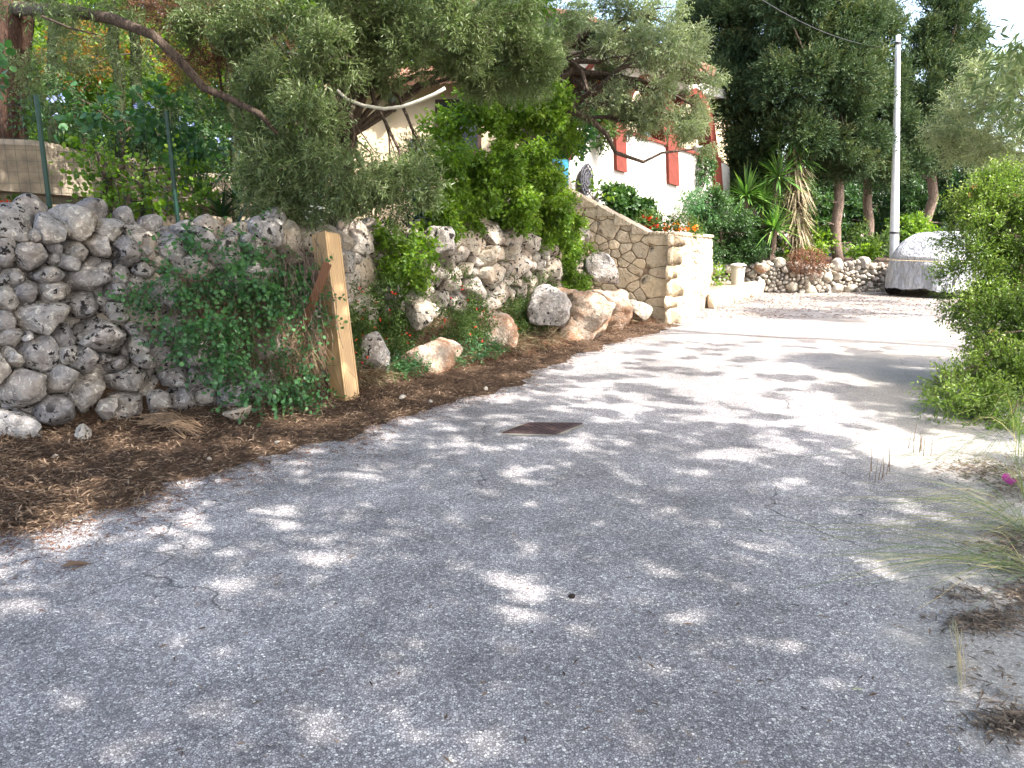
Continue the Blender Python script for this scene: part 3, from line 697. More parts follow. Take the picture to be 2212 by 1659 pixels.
# ------------------------------------------------------------------ house
class Plane:
    def __init__(s, p, d): s.p = np.array([p[0], p[1], 0.]); s.d = np.array([*unit(np.array(d, float)), 0]); s.n = np.array([s.d[1], -s.d[0], 0])
    def pt(s, x, y, off=0):
        r = ray(x, y); o = np.array([0, 0, CAMH]); t = ((s.p+s.n*off-o) @ s.n)/(r @ s.n); return o+r*t
def extr(mb, pl, pts, off, th, m=0):
    A = np.array([pl.pt(x, y, off) for x, y in pts]); B = A-pl.n*th; n = len(A)
    mb.add(np.concatenate([A, B]), [tuple(range(n)), tuple(range(2*n-1, n-1, -1))]+[(i, n+i, n+(i+1) % n, (i+1) % n) for i in range(n)], m)
plW = Plane((.9, 14.3), (.6, .8)); plC = Plane((.75, 14.25), (1, .12))
hs = thing('house', (1, 14.5, 1.2), 'cream and whitewashed house with terracotta red pillars behind the olive trees', 'house')
mb = MB(); extr(mb, plW, [(1196, 232), (1562, 350), (1576, 362), (1584, 640), (1196, 760)], 0, .3); mb.build('balcony_wall', M['white_wall'], hs)
mb = MB(); extr(mb, plW, [(1232, 241), (1400, 295), (1562, 346), (1562, 352), (1400, 301), (1232, 247)], .05, .4); mb.build('parapet_coping', M['red_paint'], hs)
for px in ([(1192, 198), (1238, 205), (1238, 346), (1192, 343)], [(1330, 262), (1352, 268), (1355, 373), (1333, 367)], [(1443, 290), (1465, 296), (1468, 402), (1446, 396)], [(1541, 335), (1557, 340), (1563, 420), (1546, 415)]):
    mb = MB(); extr(mb, plW, px, .07, .38); mb.build('pillar', M['red_paint'], hs)
# slim upper columns and the flaring arch
def arch(x0, x1, ytop, ybot0, ybot1, wd):
    pts = []; n = 14
    for i in range(n+1):
        t = i/n; x = x0+(x1-x0)*t; yb0 = ybot0+(ybot1-ybot0)*t; y = yb0-(yb0-ytop)*math.sin(math.pi*t)**.55; pts.append((x, y))
    inner = [(x+(wd if x < (x0+x1)/2 else -wd)*(abs(x-(x0+x1)/2)/(abs(x1-x0)/2)), y+wd*1.1) for x, y in pts]
    return pts, inner
for k_, (x0, x1, yt, a, b) in enumerate(((1238, 1338, 130, 245, 275), (1340, 1450, 160, 275, 305), (1452, 1552, 190, 305, 338))):
    o_, i_ = arch(x0, x1, yt, a, b, 12)
    mb = MB()
    for j in range(len(o_)-1): extr(mb, plW, [o_[j], o_[j+1], i_[j+1], i_[j]], .03, .34)
    mb.build('arch_trim', M['red_paint'], hs)
mb = MB(); extr(mb, plW, [(1408, 195), (1440, 190), (1462, 240), (1470, 300), (1448, 296), (1438, 250)], .065, .3); mb.build('arch_brace', M['red_paint'], hs)
# back wall of the veranda, ceiling and roof
mb = MB(); extr(mb, plW, [(1196, 60), (1575, 150), (1575, 420), (1196, 420)], -2.2, .25); mb.build('veranda_wall', M['cream_wall'], hs)
for px in ([(1260, 190), (1300, 200), (1300, 290), (1260, 280)], [(1380, 215), (1425, 225), (1425, 310), (1380, 302)]):
    mb = MB(); extr(mb, plW, px, -2.17, .06); w_ = mb.build('window', M['darkwood'], hs)
    mb = MB(); extr(mb, plW, [(px[0][0]+5, px[0][1]+6), (px[1][0]-5, px[1][1]+6), (px[2][0]-5, px[2][1]-6), (px[3][0]+5, px[3][1]-6)], -2.15, .02); mb.build('pane', M['glass'], w_)
mb = MB(); extr(mb, plW, [(1196, 95), (1575, 195), (1575, 215), (1196, 132)], .02, .3); mb.build('lintel_beam', M['white_wall'], hs)
# tiled roof: slab with rows of barrel tiles
zr = plW.pt(1300, 110)[2]+.05
p0 = plW.pt(1180, 200)[:2]; p1 = plW.pt(1566, 300)[:2]; dd = unit(p1-p0); nn = np.array([dd[1], -dd[0]])
mb = MB(); L_ = np.linalg.norm(p1-p0)-2.3; 
prism_wall(mb, p0+nn*.6, p0+nn*.6+dd*L_, zr, zr, 3.4, zb=zr-.12); rf = mb.build('roof', M['darkwood'], hs)
mb = MB()
for s_ in np.arange(.0, L_, .22):
    a = p0+dd*s_+nn*.68; b = p0+dd*s_-nn*2.8
    mb.tube([(a[0], a[1], zr+.06), (b[0], b[1], zr+.9)], .1, 8)
mb.build('tile', M['tile'], rf)['kind'] = 'stuff'
# cream wing
mb = MB(); extr(mb, plC, [(700, 178), (1192, 150), (1192, 560), (700, 560)], 0, .3); mb.build('cream_wall', M['cream_wall'], hs)
mb = MB(); extr(mb, plC, [(886, 300), (918, 300), (935, 470), (900, 470)], .05, .08); mb.build('shutter', M['slate'], hs)
mb = MB(); extr(mb, plC, [(940, 215), (1040, 212), (1040, 330), (940, 330)], .03, .06); wn = mb.build('window', M['darkwood'], hs)
mb = MB(); extr(mb, plC, [(948, 222), (1032, 219), (1032, 322), (948, 322)], .045, .02); mb.build('pane', M['glass'], wn)
mb = MB(); mb.tube([plC.pt(1187, 160, .08), plC.pt(1188, 350, .08)], .035, 8); mb.build('downpipe', M['hose'], hs, smooth=True)
mb = MB(); a = plC.pt(720, 186, .35); b = plC.pt(1192, 158, .35)
for s_ in np.linspace(0, 1, 30):
    q = a+(b-a)*s_; mb.tube([q+np.array([0, -.05, 0]), q+np.array([0, 1.6, .5])], .085, 8)
mb.build('eave_tile', M['tile'], hs)['kind'] = 'stuff'
# wall lantern
lt = thing('wall_lantern', plC.pt(848, 245, .2), 'black iron lantern on the cream wall under the leaves', 'lantern')
c = plC.pt(848, 222, .2); mb = MB(); mb.tube([c+np.array([0, 0, -.12]), c+np.array([0, 0, .1])], [.06, .1], 6); mb.build('lamp_glass', M['glass'], lt)
mb = MB(); mb.tube([c+np.array([0, 0, .101]), c+np.array([0, 0, .2])], [.13, .02], 6); mb.tube([c+np.array([0, 0, .15]), c+np.array([0, .2, .2])], .012, 6)
mb.tube([c+np.array([0, 0, -.15]), c+np.array([0, 0, -.121])], [.04, .07], 6); mb.build('lamp_frame', M['dark_metal'], lt)
# turquoise gate frame at the head of the stair
gt = thing('gate_frame', plW.pt(1212, 400, .4), 'turquoise painted gate post and rail at the top of the stair wall', 'gate')
mb = MB(); extr(mb, plW, [(1214, 344), (1228, 345), (1228, 402), (1214, 402)], .45, .08); mb.build('post', M['turquoise'], gt)
mb = MB(); extr(mb, plW, [(1190, 342), (1213, 344), (1213, 351), (1190, 349)], .44, .06); mb.build('rail', M['turquoise'], gt)
# round wicker ornament leaning on the white wall
wk = thing('wicker_disc', plW.pt(1268, 400, .15), 'round grey wicker disc leaning on the white wall above the stair', 'ornament')
c = plW.pt(1268, 388, .12); mb = MB()
for r_ in (.28, .2, .12, .05):
    an = np.linspace(0, 2*np.pi, 24); mb.tube([c+plW.d*math.cos(t)*r_*.75+np.array([0, 0, 1])*math.sin(t)*r_+plW.n*.02*(.28-r_) for t in an], .016, 6)
for t in np.linspace(0, np.pi, 9)[:-1]:
    v = plW.d*math.cos(t)*.75+np.array([0, 0, 1])*math.sin(t); mb.tube([c-v*.28, c+v*.28], .012, 5)
mb.build('weave', M['wicker'], wk)
mb = MB(); D, Fc = ico(3); mb.add(c+plW.d*D[:, :1]*.2+plW.n*(D[:, 1:2]*.03-.04)+np.array([0, 0, 1])*D[:, 2:]*.27, Fc); mb.build('backing', M['wicker'], wk, smooth=True)
# flower pots on the parapet
def pot(x, y, pl_, off, r, h, material, label, plant, lab2=None):
    c = pl_.pt(x, y, off); t = thing('flower_pot', c, label, 'flower pot'); mb = MB()
    mb.tube([c, c+np.array([0, 0, h])], [r*.7, r], 14); mb.build('pot_body', M[material], t, smooth=False)
    mb = MB(); mb.tube([c+np.array([0, 0, h+.001]), c+np.array([0, 0, h+.03])], r*1.12, 14); mb.build('rim', M[material], t)
    return c+np.array([0, 0, h+.03])
pA = pot(1265, 246, plW, -.1, .09, .15, 'terracotta', 'orange terracotta pot standing on the balcony parapet', None)
pB = pot(1213, 222, plW, -.1, .14, .2, 'red_paint', 'red pot with a yellow-green plant on the corner pillar', None)
pC = pot(1506, 338, plW, -.1, .13, .2, 'white_pot', 'white pot on the far end of the balcony parapet', None)
def bushlet(name, c, r, n, material, label, cat='plant', lL=.08, lW=.035, shape='ovate', fl=None, nfl=0, up=.4, group=None, stems=True):
    t = thing(name, c-np.array([0, 0, r[2]]), label, cat, group); mb = MB(); P, D = ball(n, c, np.array(r), .4)
    sprigs(mb, P, D+np.array([0, 0, up]), lL*2, 4, lL, lW, .9, 0, shape); mb.build('foliage', M[material], t, attr=True)
    if fl:
        mb = MB(); P, D = ball(nfl, c, np.array(r)*1.08, .95); P[:, 2] = np.maximum(P[:, 2], c[2])
        for q, d_ in zip(P, D):
            pp = q+rvec(7)*.022; leaves(mb, pp, rvec(7)+d_, rvec(7)+d_, .045, .035, 0, shape='round')
        mb.build('flowers', M[fl], t, attr=True)
    if stems:
        mb = MB(); b = c-np.array([0, 0, r[2]])
        for i in range(6): mb.tube(curve(b, c+rvec(1)[0]*np.array(r)*.7, 0, 5, .06), np.linspace(.012, .004, 5), 5)
        mb.build('stems', M['bark'], t)
    return t
bushlet('potted_plant', pB+np.array([0, 0, .16]), (.12, .12, .17), 60, 'garden', 'yellow-green leafy plant growing in the red pot')
bushlet('trailing_plant', plW.pt(1300, 285, .12), (.16, .12, .3), 260, 'weed', 'green trailing plant hanging down from the balcony parapet', 'plant')
bushlet('trailing_plant', plW.pt(1523, 360, .15), (.14, .12, .36), 260, 'dark', 'dark trailing plant below the white pot')
bushlet('leafy_climber', plW.pt(1230, 275, .35), (.32, .25, .45), 420, 'caper', 'green climber covering the red corner pillar of the house', lL=.1, lW=.06)
# dark climber and flowers in the corner of stair and white wall
t_ = thing('climbing_shrub', plW.pt(1350, 520, .3), 'dark green climbing shrub spreading up the white wall behind the stair', 'shrub')
crown('foliage', [(1345, 445, 15.2, 32, 40, 18), (1375, 470, 15.3, 36, 36, 18), (1335, 415, 15.1, 22, 16, 12), (1395, 490, 15.4, 26, 22, 16), (1325, 470, 14.9, 20, 40, 18)], 'dark', t_, 7000, 5, .12, .07, .05, .8, 'round', thr=-.9, seed=3)
bushlet('flowering_plant', PV(1402, 488, 14.9), (.2, .2, .18), 120, 'weed', 'red and orange flowers on the tan wall top below the climber', fl='red_petal', nfl=16)
bushlet('flowering_plant', PV(1470, 494, 14.2), (.32, .2, .1), 120, 'weed', 'orange marigolds along the flat top of the tan wall', fl='orange_petal', nfl=34)
bushlet('bare_vine', PV(1285, 415, 14.4), (.3, .15, .2), 14, 'creeper', 'young thin vine with few leaves in front of the wicker disc', lL=.09, lW=.07)

# ------------------------------------------------------------------ dark shrubs, yuccas beside the house
t_ = thing('garden_shrub', PV(1560, 560, 19.4)*np.array([1, 1, 0])+np.array([0, 0, 1.2]), 'big dark green shrub between the tan wall and the yuccas', 'shrub')
cr, b3 = crown('foliage', [(1560, 500, 19.2, 60, 60), (1610, 525, 19.7, 55, 42), (1530, 445, 18.9, 40, 46), (1508, 530, 18.3, 28, 40), (1580, 548, 19.5, 60, 26), (1640, 525, 19.9, 40, 40)], 'dark', t_, 4200, 6, .16, .075, .03, .8, 'ovate', thr=-.7, seed=4)
mb = MB(); limbs(mb, PV(1560, 560, 19.5)-np.array([0, 0, .05]), PV(1560, 520, 19.5), .07, b3); mb.build('trunk', M['bark'], t_)
t_ = thing('airy_shrub', PV(1500, 500, 16.0), 'thin airy grey-green shrub in front of the white wall', 'shrub')
crown('foliage', [(1500, 420, 18.2, 34, 34), (1480, 450, 17.8, 22, 40), (1520, 450, 18.4, 34, 30)], 'caper', t_, 1300, 6, .16, .06, .022, .8, 'ovate', thr=-.4, seed=5)
def rosette(mb, c, n, L, wd, lo=-.5, m=0, droop=.25, rn=None, tilt=(0, 0)):
    for i in range(n):
        az = rng.random()*2*np.pi; el = math.asin(np.clip(lo+(1-lo)*rng.random(), -1, 1)); ll = L*(.75+.35*rng.random())
        d = np.array([math.cos(az)*math.cos(el)+tilt[0], math.sin(az)*math.cos(el)+tilt[1], math.sin(el)]); s_ = unit(np.cross(d, [0, 0, 1.])); ts = np.array([0, .3, .65, 1.]); V = []
        for t, w_ in zip(ts, (.5, 1, .75, .04)):
            p = c+d*ll*t-np.array([0, 0, 1])*droop*ll*t*t*math.cos(el); u_ = np.cross(s_, d)
            V += [p-s_*wd*w_*.5+u_*wd*.15*w_, p, p+s_*wd*w_*.5+u_*wd*.15*w_]
        F_ = np.array([[i*3+j, i*3+j+1, (i+1)*3+j+1, (i+1)*3+j] for i in range(3) for j in range(2)])
        mb.add(np.array(V), F_, m, rn(el) if rn else rng.random())
def yucca(heads, base, label, skirt=False, rt=.09, n=110, L=.8):
    t = thing('yucca', base, label, 'yucca', None)
    mb = MB(); 
    for x, y, Y, sc in heads: rosette(mb, PV(x, y, Y), int(n*sc), L*sc, .05, -.35)
    mb.build('blades', M['yucca'], t, attr=True)
    mb = MB()
    for x, y, Y, sc in heads:
        p = PV(x, y, Y); mb.tube(curve(base, p, 0, 8, .02), np.linspace(rt, rt*.7, 8), 8, wob=.2)
    mb.build('trunk', M['bark_light'], t)
    if skirt:
        mb = MB()
        for x, y, Y, sc in heads:
            for k in range(5): rosette(mb, PV(x, y+25+38*k, Y), 55, .62*sc, .045, -1.0, droop=.75)
        mb.build('dead_skirt', M['dry_blade'], t, attr=True)
    return t
M['dry_blade'] = leafmat('dead_yucca_blade', [(.1, .1, .05), (.16, .14, .08), (.25, .2, .13), (.36, .3, .2)], .7, .2, .2, (1.2, 1.1, .8))
yu = yucca([(1715, 298, 19.7, 1.1), (1722, 345, 19.7, 1.0)], np.array([PV(1728, 560, 19.8)[0], 19.8, .6]), 'tall yucca with a white flower spike and hanging dead leaves', True)
c0 = PV(1715, 268, 19.7); mb = MB()
for i in range(90):
    z = rng.random(); r_ = .13*(1-z)+.02; a = rng.random()*6.3; q = c0+np.array([math.cos(a)*r_, math.sin(a)*r_, z*.75]); leaves(mb, q[None]+rvec(5)*.02, rvec(5), rvec(5), .06, .045, 0, shape='round')
M['white_petal'] = leafmat('white_petal', [(.7, .7, .6), (.8, .8, .72), (.85, .85, .8)], .6, .3, .2, (1, 1, .9))
mb.build('flower_spike', M['white_petal'], yu, attr=True)
yucca([(1612, 425, 19.7, 1.15), (1682, 385, 19.6, 1.15), (1648, 440, 19.7, 1.0)], np.array([PV(1640, 560, 19.8)[0], 19.8, .5]), 'wide many-headed yucca left of the tall flowering one')
yucca([(1672, 495, 19.4, 1.05)], np.array([PV(1668, 560, 19.6)[0], 19.6, .5]), 'low yucca rosette above the beige bin')
bushlet('dry_shrub', PV(1745, 568, 18.95), (.4, .25, .26), 500, 'needle', 'brown dried-out shrub hanging over the low stone wall', 'shrub', .07, .02, 'lance')
bushlet('leafy_weed', PV(1540, 605, 17.9), (.22, .2, .3), 90, 'creeper', 'bright green weed at the kerb beside the tan wall')

# ------------------------------------------------------------------ bin
bc = np.array([5.28, 18.15, .27]); bn = thing('rubbish_bin', bc, 'beige plastic rubbish bin with lid standing on the raised paving', 'bin')
mb = MB(); zs = [0, .1, .2, .3, .4, .43]; rs = [.135, .142, .149, .156, .163, .168]
mb.tube([bc+np.array([0, 0, z]) for z in zs], rs, 24, cap=True); mb.build('bin_body', M['bin'], bn, smooth=False)
mb = MB(); mb.tube([bc+np.array([0, 0, z]) for z in (.431, .455, .47, .49, .5)], [.185, .185, .17, .1, .02], 24); mb.build('lid', M['bin'], bn)
mb = MB(); mb.box(bc+np.array([.1, -.175, .43]), (.07, .035, .04)); mb.build('handle', M['dark_metal'], bn)

# ------------------------------------------------------------------ covered car
cc = np.array([9.35, 17.9, 0.]); ax = unit(np.array([.80, .60])); ay = np.array([-ax[1], ax[0]])
car = thing('covered_car', (cc[0], cc[1], 0), 'car hidden under a silver-white fabric cover at the end of the road', 'car')
Lc = 3.7
def Hc(x): return np.interp(x, [-.2, 0, .15, .45, .8, 1.6, 2.1, 2.7, 3.2, 3.7, 3.9], [.55, .92, 1.12, 1.36, 1.47, 1.5, 1.42, 1.08, .95, .8, .6])
def Wc(x):
    t = np.clip(abs(2*x/Lc-1), 0, 1); return .86*(1-t**7)**(1/3.2)+.0004
nx, na = 90, 110; V = []; xs = Lc*(.5-.5*np.cos(np.linspace(0, np.pi, nx)))
for x in xs:
    for j in range(na):
        a = -1+2*j/(na-1); an = a*math.pi/2; sy = math.copysign(abs(math.sin(an))**.42, an); cz = max(0, math.cos(an))**.62
        z = .19+(Hc(x)-.19)*cz; y = Wc(x)*sy*(1-.16*max(0, (z-.75)/.75)**1.3)
        V.append((x, y, z))
V = np.array(V)
xe = V[:, 0].copy(); near = np.clip(1-(xe/.8), 0, 1)
V[:, 0] += near*np.clip((V[:, 2]-.8)/.7, 0, 1)*.12        # hatch leans forward
nb_ = fbm(V*np.array([4, 4, 1.0]), 11, 3); fold = fbm(V*np.array([11, 11, 1.2]), 12, 2)
low = np.clip((1.05-V[:, 2])/.8, .12, 1)
out = unit(V-np.array([1.85, 0, .7])); gat = fbm(np.c_[V[:, 0]*9, V[:, 1]*9, V[:, 2]*.9], 17, 3); V += out*(nb_*.1*low+fold*.06*low+gat*.07*low*low)[:, None]
belt = np.exp(-((V[:, 2]-.83)/.05)**2); V -= out*(belt*.03)[:, None]
hem = V[:, 2] < .26; V[hem, 2] += fbm(V[hem]*5, 3)*.06
def carW(V): V = np.asarray(V); return np.c_[cc[0]+(V[:, 0]-.2)*ax[0]+V[:, 1]*ay[0], cc[1]+(V[:, 0]-.2)*ax[1]+V[:, 1]*ay[1], V[:, 2]]
mb = MB(); mb.add(carW(V), np.array([[i*na+j, (i+1)*na+j, (i+1)*na+j+1, i*na+j+1] for i in range(nx-1) for j in range(na-1)])); mb.build('fabric_cover', M['cover'], car, smooth=True)
ring = []
for t in np.linspace(-1.45, 1.45, 60)+math.pi:
    x = 1.85+1.9*math.copysign(abs(math.cos(t))**.42, math.cos(t)); y = .875*math.copysign(abs(math.sin(t))**.5, math.sin(t)); ring.append((x, y, .835))
mb = MB(); mb.tube(carW(ring), .012, 6, cap=False); mb.build('tie_cord', M['rope'], car)
for x in (.55, 3.0):
    for s_ in (-1, 1):
        p = carW([(x, s_*.58, .3), (x, s_*.8, .3)]); mb = MB(); mb.tube([p[0], p[0]+(p[1]-p[0])*.1, p[0]+(p[1]-p[0])*.9, p[1]], [.25, .3, .3, .25], 28); wh = mb.build('wheel', M['rubber'], car)
mb = MB(); p = carW([(.25, -.6, .2), (.25, .6, .2), (3.4, .6, .2), (3.4, -.6, .2), (.25, -.6, .4), (.25, .6, .4), (3.4, .6, .4), (3.4, -.6, .4)])
mb.add(p, [(0, 1, 2, 3), (7, 6, 5, 4), (0, 4, 5, 1), (1, 5, 6, 2), (2, 6, 7, 3), (3, 7, 4, 0)]); mb.build('underbody', M['rubber'], car)

# ------------------------------------------------------------------ pole
pb = PV(1938, 540, 20.2); pb[2] = 0; pole = thing('lamp_post', pb, 'tall tapering white steel pole behind the covered car', 'pole')
pt_ = PV(1940, 76, 20.2); top = np.array([pt_[0], pt_[1], pt_[2]]); mb = MB()
zs = np.linspace(0, 1, 12); mb.tube([pb+(top-pb)*t for t in zs], np.linspace(.125, .055, 12), 20); mb.build('shaft', M['galv'], pole, smooth=True)
mb = MB(); q = pb+(top-pb)*.23; mb.tube([q, q+np.array([0, 0, .05])], .121, 20); mb.build('band', M['dark_metal'], pole)
mb = MB(); q = pb+(top-pb)*.965
mb.tube([q, q+np.array([0, 0, .06])], .075, 16); mb.build('top_collar', M['dark_metal'], pole)
mb = MB(); p0 = top-np.array([0, 0, .3]); p1 = PV(1560, -60, 15); tt = np.linspace(0, 1, 20)[:, None]; P = p0+(p1-p0)*tt; P[:, 2] -= (.5*4*tt*(1-tt))[:, 0]*.6
mb.tube(P, .007, 5); tag(mb.build('overhead_cable', M['dark_metal']), 'thin dark cable running from the pole top into the trees', 'cable')

# ------------------------------------------------------------------ manhole
mc = [GV(1141.6, 915.6), GV(1258, 916.5), GV(1200.6, 940), GV(1085.5, 937)]; mc = np.array(mc)[:, :2]; ce = mc.mean(0)
mh = thing('manhole_cover', (ce[0], ce[1], 0), 'square rusty iron manhole cover set in the road', 'manhole cover')
def quadslab(mb, q, z0, z1):
    V = [(x, y, z0) for x, y in q]+[(x, y, z1) for x, y in q]; mb.add(V, [(4, 5, 6, 7), (0, 1, 5, 4), (1, 2, 6, 5), (2, 3, 7, 6), (3, 0, 4, 7), (3, 2, 1, 0)])
# corners go clockwise seen from above: reverse for outward normals
q = mc[::-1]
mb = MB(); quadslab(mb, ce+(q-ce)*.88, .002, .012)
for i in range(13):
    for j in range(13):
        u_, v_ = (i-6)/7.4, (j-6)/7.4; c_ = ce+((q[1]-q[0])*u_+(q[3]-q[0])*v_)*.5; da, db = (q[1]-q[0])*.022, (q[3]-q[0])*.022
        if (i+j) % 2: quadslab(mb, np.array([c_-da-db, c_+da-db, c_+da+db, c_-da+db]), .0121, .017)
mb.build('plate', M['iron'], mh)
mb = MB()
for i in range(4):
    a, b = q[i], q[(i+1) % 4]; a2, b2 = ce+(a-ce)*.9, ce+(b-ce)*.9; quadslab(mb, np.array([a, b, b2, a2]), .001, .014)
mb.build('frame', M['iron'], mh)
M['concrete'] = simple('pale_concrete', (.27, .25, .22), .95, .15, 12, .1, .6, (.2, .185, .16), 60)
mb = MB(); n = 48; an = np.linspace(0, 2*np.pi, n, endpoint=False); e1 = unit(q[1]-q[0]); e2 = unit(q[3]-q[0])
ring_o = [ce+(e1*np.sign(math.cos(t))*abs(math.cos(t))**.6*.29+e2*np.sign(math.sin(t))*abs(math.sin(t))**.6*.27)*(1+.12*(rng.random()-.5)) for t in an]
mb.add([(ce[0]+(x-ce[0])*.93, ce[1]+(y-ce[1])*.93, .0045) for x, y in ring_o], [tuple(range(n))]); mb.build('concrete_surround', M['concrete'], mh)

# ------------------------------------------------------------------ leaning timber
pbase = GV(747, 867, .04); b0 = np.array([pbase[0], pbase[1], .04]); t0 = PV(703, 505, pbase[1]+.34)
zax = unit(t0-b0); H = np.linalg.norm(t0-b0)+.02; yaw = .95
fx = unit(np.array([math.cos(yaw), math.sin(yaw), 0])); fx = unit(fx-zax*fx.dot(zax)); fy = np.cross(zax, fx)     # fx: along the right-hand face, fy: into the wall
tm = thing('timber_box_beam', b0, 'pale new pine box beam leaning against the overgrown wall', 'timber')
def obox(name, c, sx, sy, sz, material, parent, bev=.003):
    # c: lower corner offset in local axes, box spans +sx,+sy,+sz
    me = MB(); me.box((sx/2, sy/2, sz/2), (sx, sy, sz)); o = me.build(name, M[material]); o.parent = parent
    R = np.array([fx, fy, zax]).T; from mathutils import Matrix
    w_ = b0+R @ np.array(c); mtx = Matrix([[*R[0], w_[0]], [*R[1], w_[1]], [*R[2], w_[2]], [0, 0, 0, 1]])
    o.matrix_parent_inverse = Matrix.Translation(-Vector(parent.location)); o.matrix_basis = mtx
    b_ = o.modifiers.new('bevel', 'BEVEL'); b_.width = bev; b_.segments = 2; return o
# right-hand face spans fx; left-hand face spans +fy from the near corner
obox('front_board', (.018, 0, 0), .132, .02, H, 'pine', tm)
obox('side_board', (-.006, -.004, .003), .02, .19, H+.006, 'pine', tm)
obox('back_board', (.018, .165, .0), .132, .02, H-.003, 'pine', tm)
obox('far_side_board', (.154, .003, .0), .02, .18, H-.006, 'pine', tm)
def plank(p, q, wdt, th, material, label, cat='board', name='board', up=(0, -1, .3)):
    p, q = np.array(p), np.array(q); z = unit(q-p); n_ = unit(np.array(up)-z*np.dot(up, z)); s_ = np.cross(n_, z); L = np.linalg.norm(q-p)
    mb = MB(); R = np.array([s_, n_, z]).T; mb.box((p+q)/2, (wdt, th, L), R); o = mb.build(name, M[material])
    b_ = o.modifiers.new('bevel', 'BEVEL'); b_.width = .003; return tag(o, label, cat)
plank(PV(708, 568, 6.68), PV(628, 775, 6.8), .075, .018, 'rust_wood', 'reddish brown board slanting up across the pine beam')
plank(PV(697, 612, 6.9), PV(618, 530, 7.5), .1, .018, 'dark_board', 'dark weathered board crossing behind the reddish one')

# ------------------------------------------------------------------ fence
fn = thing('wire_fence', (-3.5, 7, 1.4), 'green wire mesh fence on posts along the wall top', 'fence')
posts = [((20, 175), (62, 487), 6.3, -180), ((78, 205), (112, 487), 6.55, 0), ((360, 240), (383, 462), 7.7, 0), ((560, 250), (575, 470), 8.5, 0), ((885, 330), (902, 500), 9.6, 0), ((1031, 320), (1033, 470), 11.0, 0), ((1190, 330), (1192, 470), 12.8, 0)]
PP = []
for i, ((x0, y0), (x1, y1), Y, dx) in enumerate(posts):
    a, b = PV(x1+dx*1.2, y1, Y), PV(x0+dx*1.2, y0, Y); PP.append((a, b))
    mb = MB(); dz = unit(b-a); mb.tube([a-dz*.15, b], .02, 8); mb.build('post', M['fence_green'], fn)
mb = MB(); mb.tube([PV(515, 478, 8.0), PV(578, 345, 8.5)], .014, 8); mb.build('brace', M['fence_green'], fn)
mb = MB()
for (a0, b0_), (a1, b1_) in zip(PP[:-1], PP[1:]):
    Lf = np.linalg.norm(a1-a0); nv = int(Lf/.075); hh = min(np.linalg.norm(b0_-a0), np.linalg.norm(b1_-a1))
    for i in range(nv):
        t = (i+.5)/nv; p = a0+(a1-a0)*t; q_ = b0_+(b1_-b0_)*t; mb.tube([p, p+(q_-p)*.5+rvec(1)[0]*.01, q_], .0013, 3, cap=False)
    for j in range(1, 12):
        t = j/12; p = a0+(b0_-a0)*t; q_ = a1+(b1_-a1)*t; mid = (p+q_)/2+np.array([0, 0, -.02]); mb.tube([p, mid, q_], .0013, 3, cap=False)
mb.build('wire_mesh', M['fence_green'], fn)

# ------------------------------------------------------------------ hanging tube
tp = []
for x, y in ((728, 195), (750, 215), (785, 228), (830, 235), (870, 230), (905, 218), (940, 203), (962, 190)): tp.append(PV(x, y, 7.6))
mb = MB(); mb.tube(tp, .016, 10); tag(mb.build('hanging_tube', M['hose'], smooth=True), 'white plastic tube sagging between the branches in front of the house', 'tube')

# ------------------------------------------------------------------ olive mass in front of the house (left of centre)
ot = thing('olive_tree', (-.9, 9.3, 1.4), 'large grey-green olive tree hanging over the wall above the timber', 'tree', )
olive_blobs = [(720, 60, 8.0, 150, 80), (880, 90, 8.4, 150, 85), (1020, 60, 8.8, 150, 80), (640, 170, 7.6, 90, 85), (760, 125, 7.6, 100, 45), (560, 60, 8.2, 80, 70), (660, 300, 7.3, 85, 80), (755, 370, 7.4, 90, 75),
    (620, 380, 7.5, 80, 80), (680, 425, 7.4, 100, 48), (800, 440, 7.6, 85, 50), (600, 450, 7.5, 50, 28), (560, 330, 7.8, 40, 70), (900, 330, 8.4, 26, 50), (1130, 150, 9.2, 90, 60), (960, 120, 8.6, 100, 42), (1060, 140, 9.0, 90, 55), (620, 270, 7.8, 70, 70), (880, 410, 7.6, 60, 55), (850, 20, 8.0, 200, 50), (1160, 60, 9.6, 80, 60), (450, 60, 8.3, 60, 40), (570, 170, 8.2, 60, 50), (600, 120, 8.2, 60, 50), (940, 60, 8.0, 110, 60)]
cr, b3 = crown('crown', olive_blobs, 'olive', ot, 10500, 9, .16, .058, .014, .75, thr=-.2, nf=3.0, twig='bark', seed=21, grav=-.2)
mb = MB(); limbs(mb, np.array([-2.1, 9.0, 1.35]), PV(790, 110, 8.6), .11, b3, sub=2); mb.build('trunk', M['bark'], ot)
# second olive, silver and sunlit, in front of the white wall
o2 = thing('olive_tree', (.3, 12.6, 1.4), 'sunlit silvery olive tree spreading across the white balcony wall', 'tree')
b_ = [(1340, 120, 12.2, 85, 45), (1420, 120, 12.4, 80, 55), (1500, 230, 12.8, 42, 70), (1390, 200, 12.3, 85, 50), (1440, 260, 12.5, 75, 48), (1480, 150, 12.8, 60, 60), (1255, 120, 12.4, 90, 55), (1200, 60, 12.6, 110, 65), (1330, 40, 13.2, 100, 50), (1300, 200, 12.0, 30, 18), (1520, 290, 12.9, 28, 34), (1360, 60, 12.8, 70, 45), (1440, 50, 13.0, 50, 35), (1530, 160, 13.2, 34, 50), (1480, 90, 13.0, 45, 40), (1380, 262, 12.2, 40, 36), (1510, 270, 12.9, 36, 50), (1290, 235, 12.2, 26, 22), (1180, 130, 12.2, 80, 50)]
cr, b3 = crown('crown', b_, 'olive_bright', o2, 5200, 9, .2, .068, .018, .75, thr=-.1, nf=1.8, twig='bark', seed=22, grav=-.3)
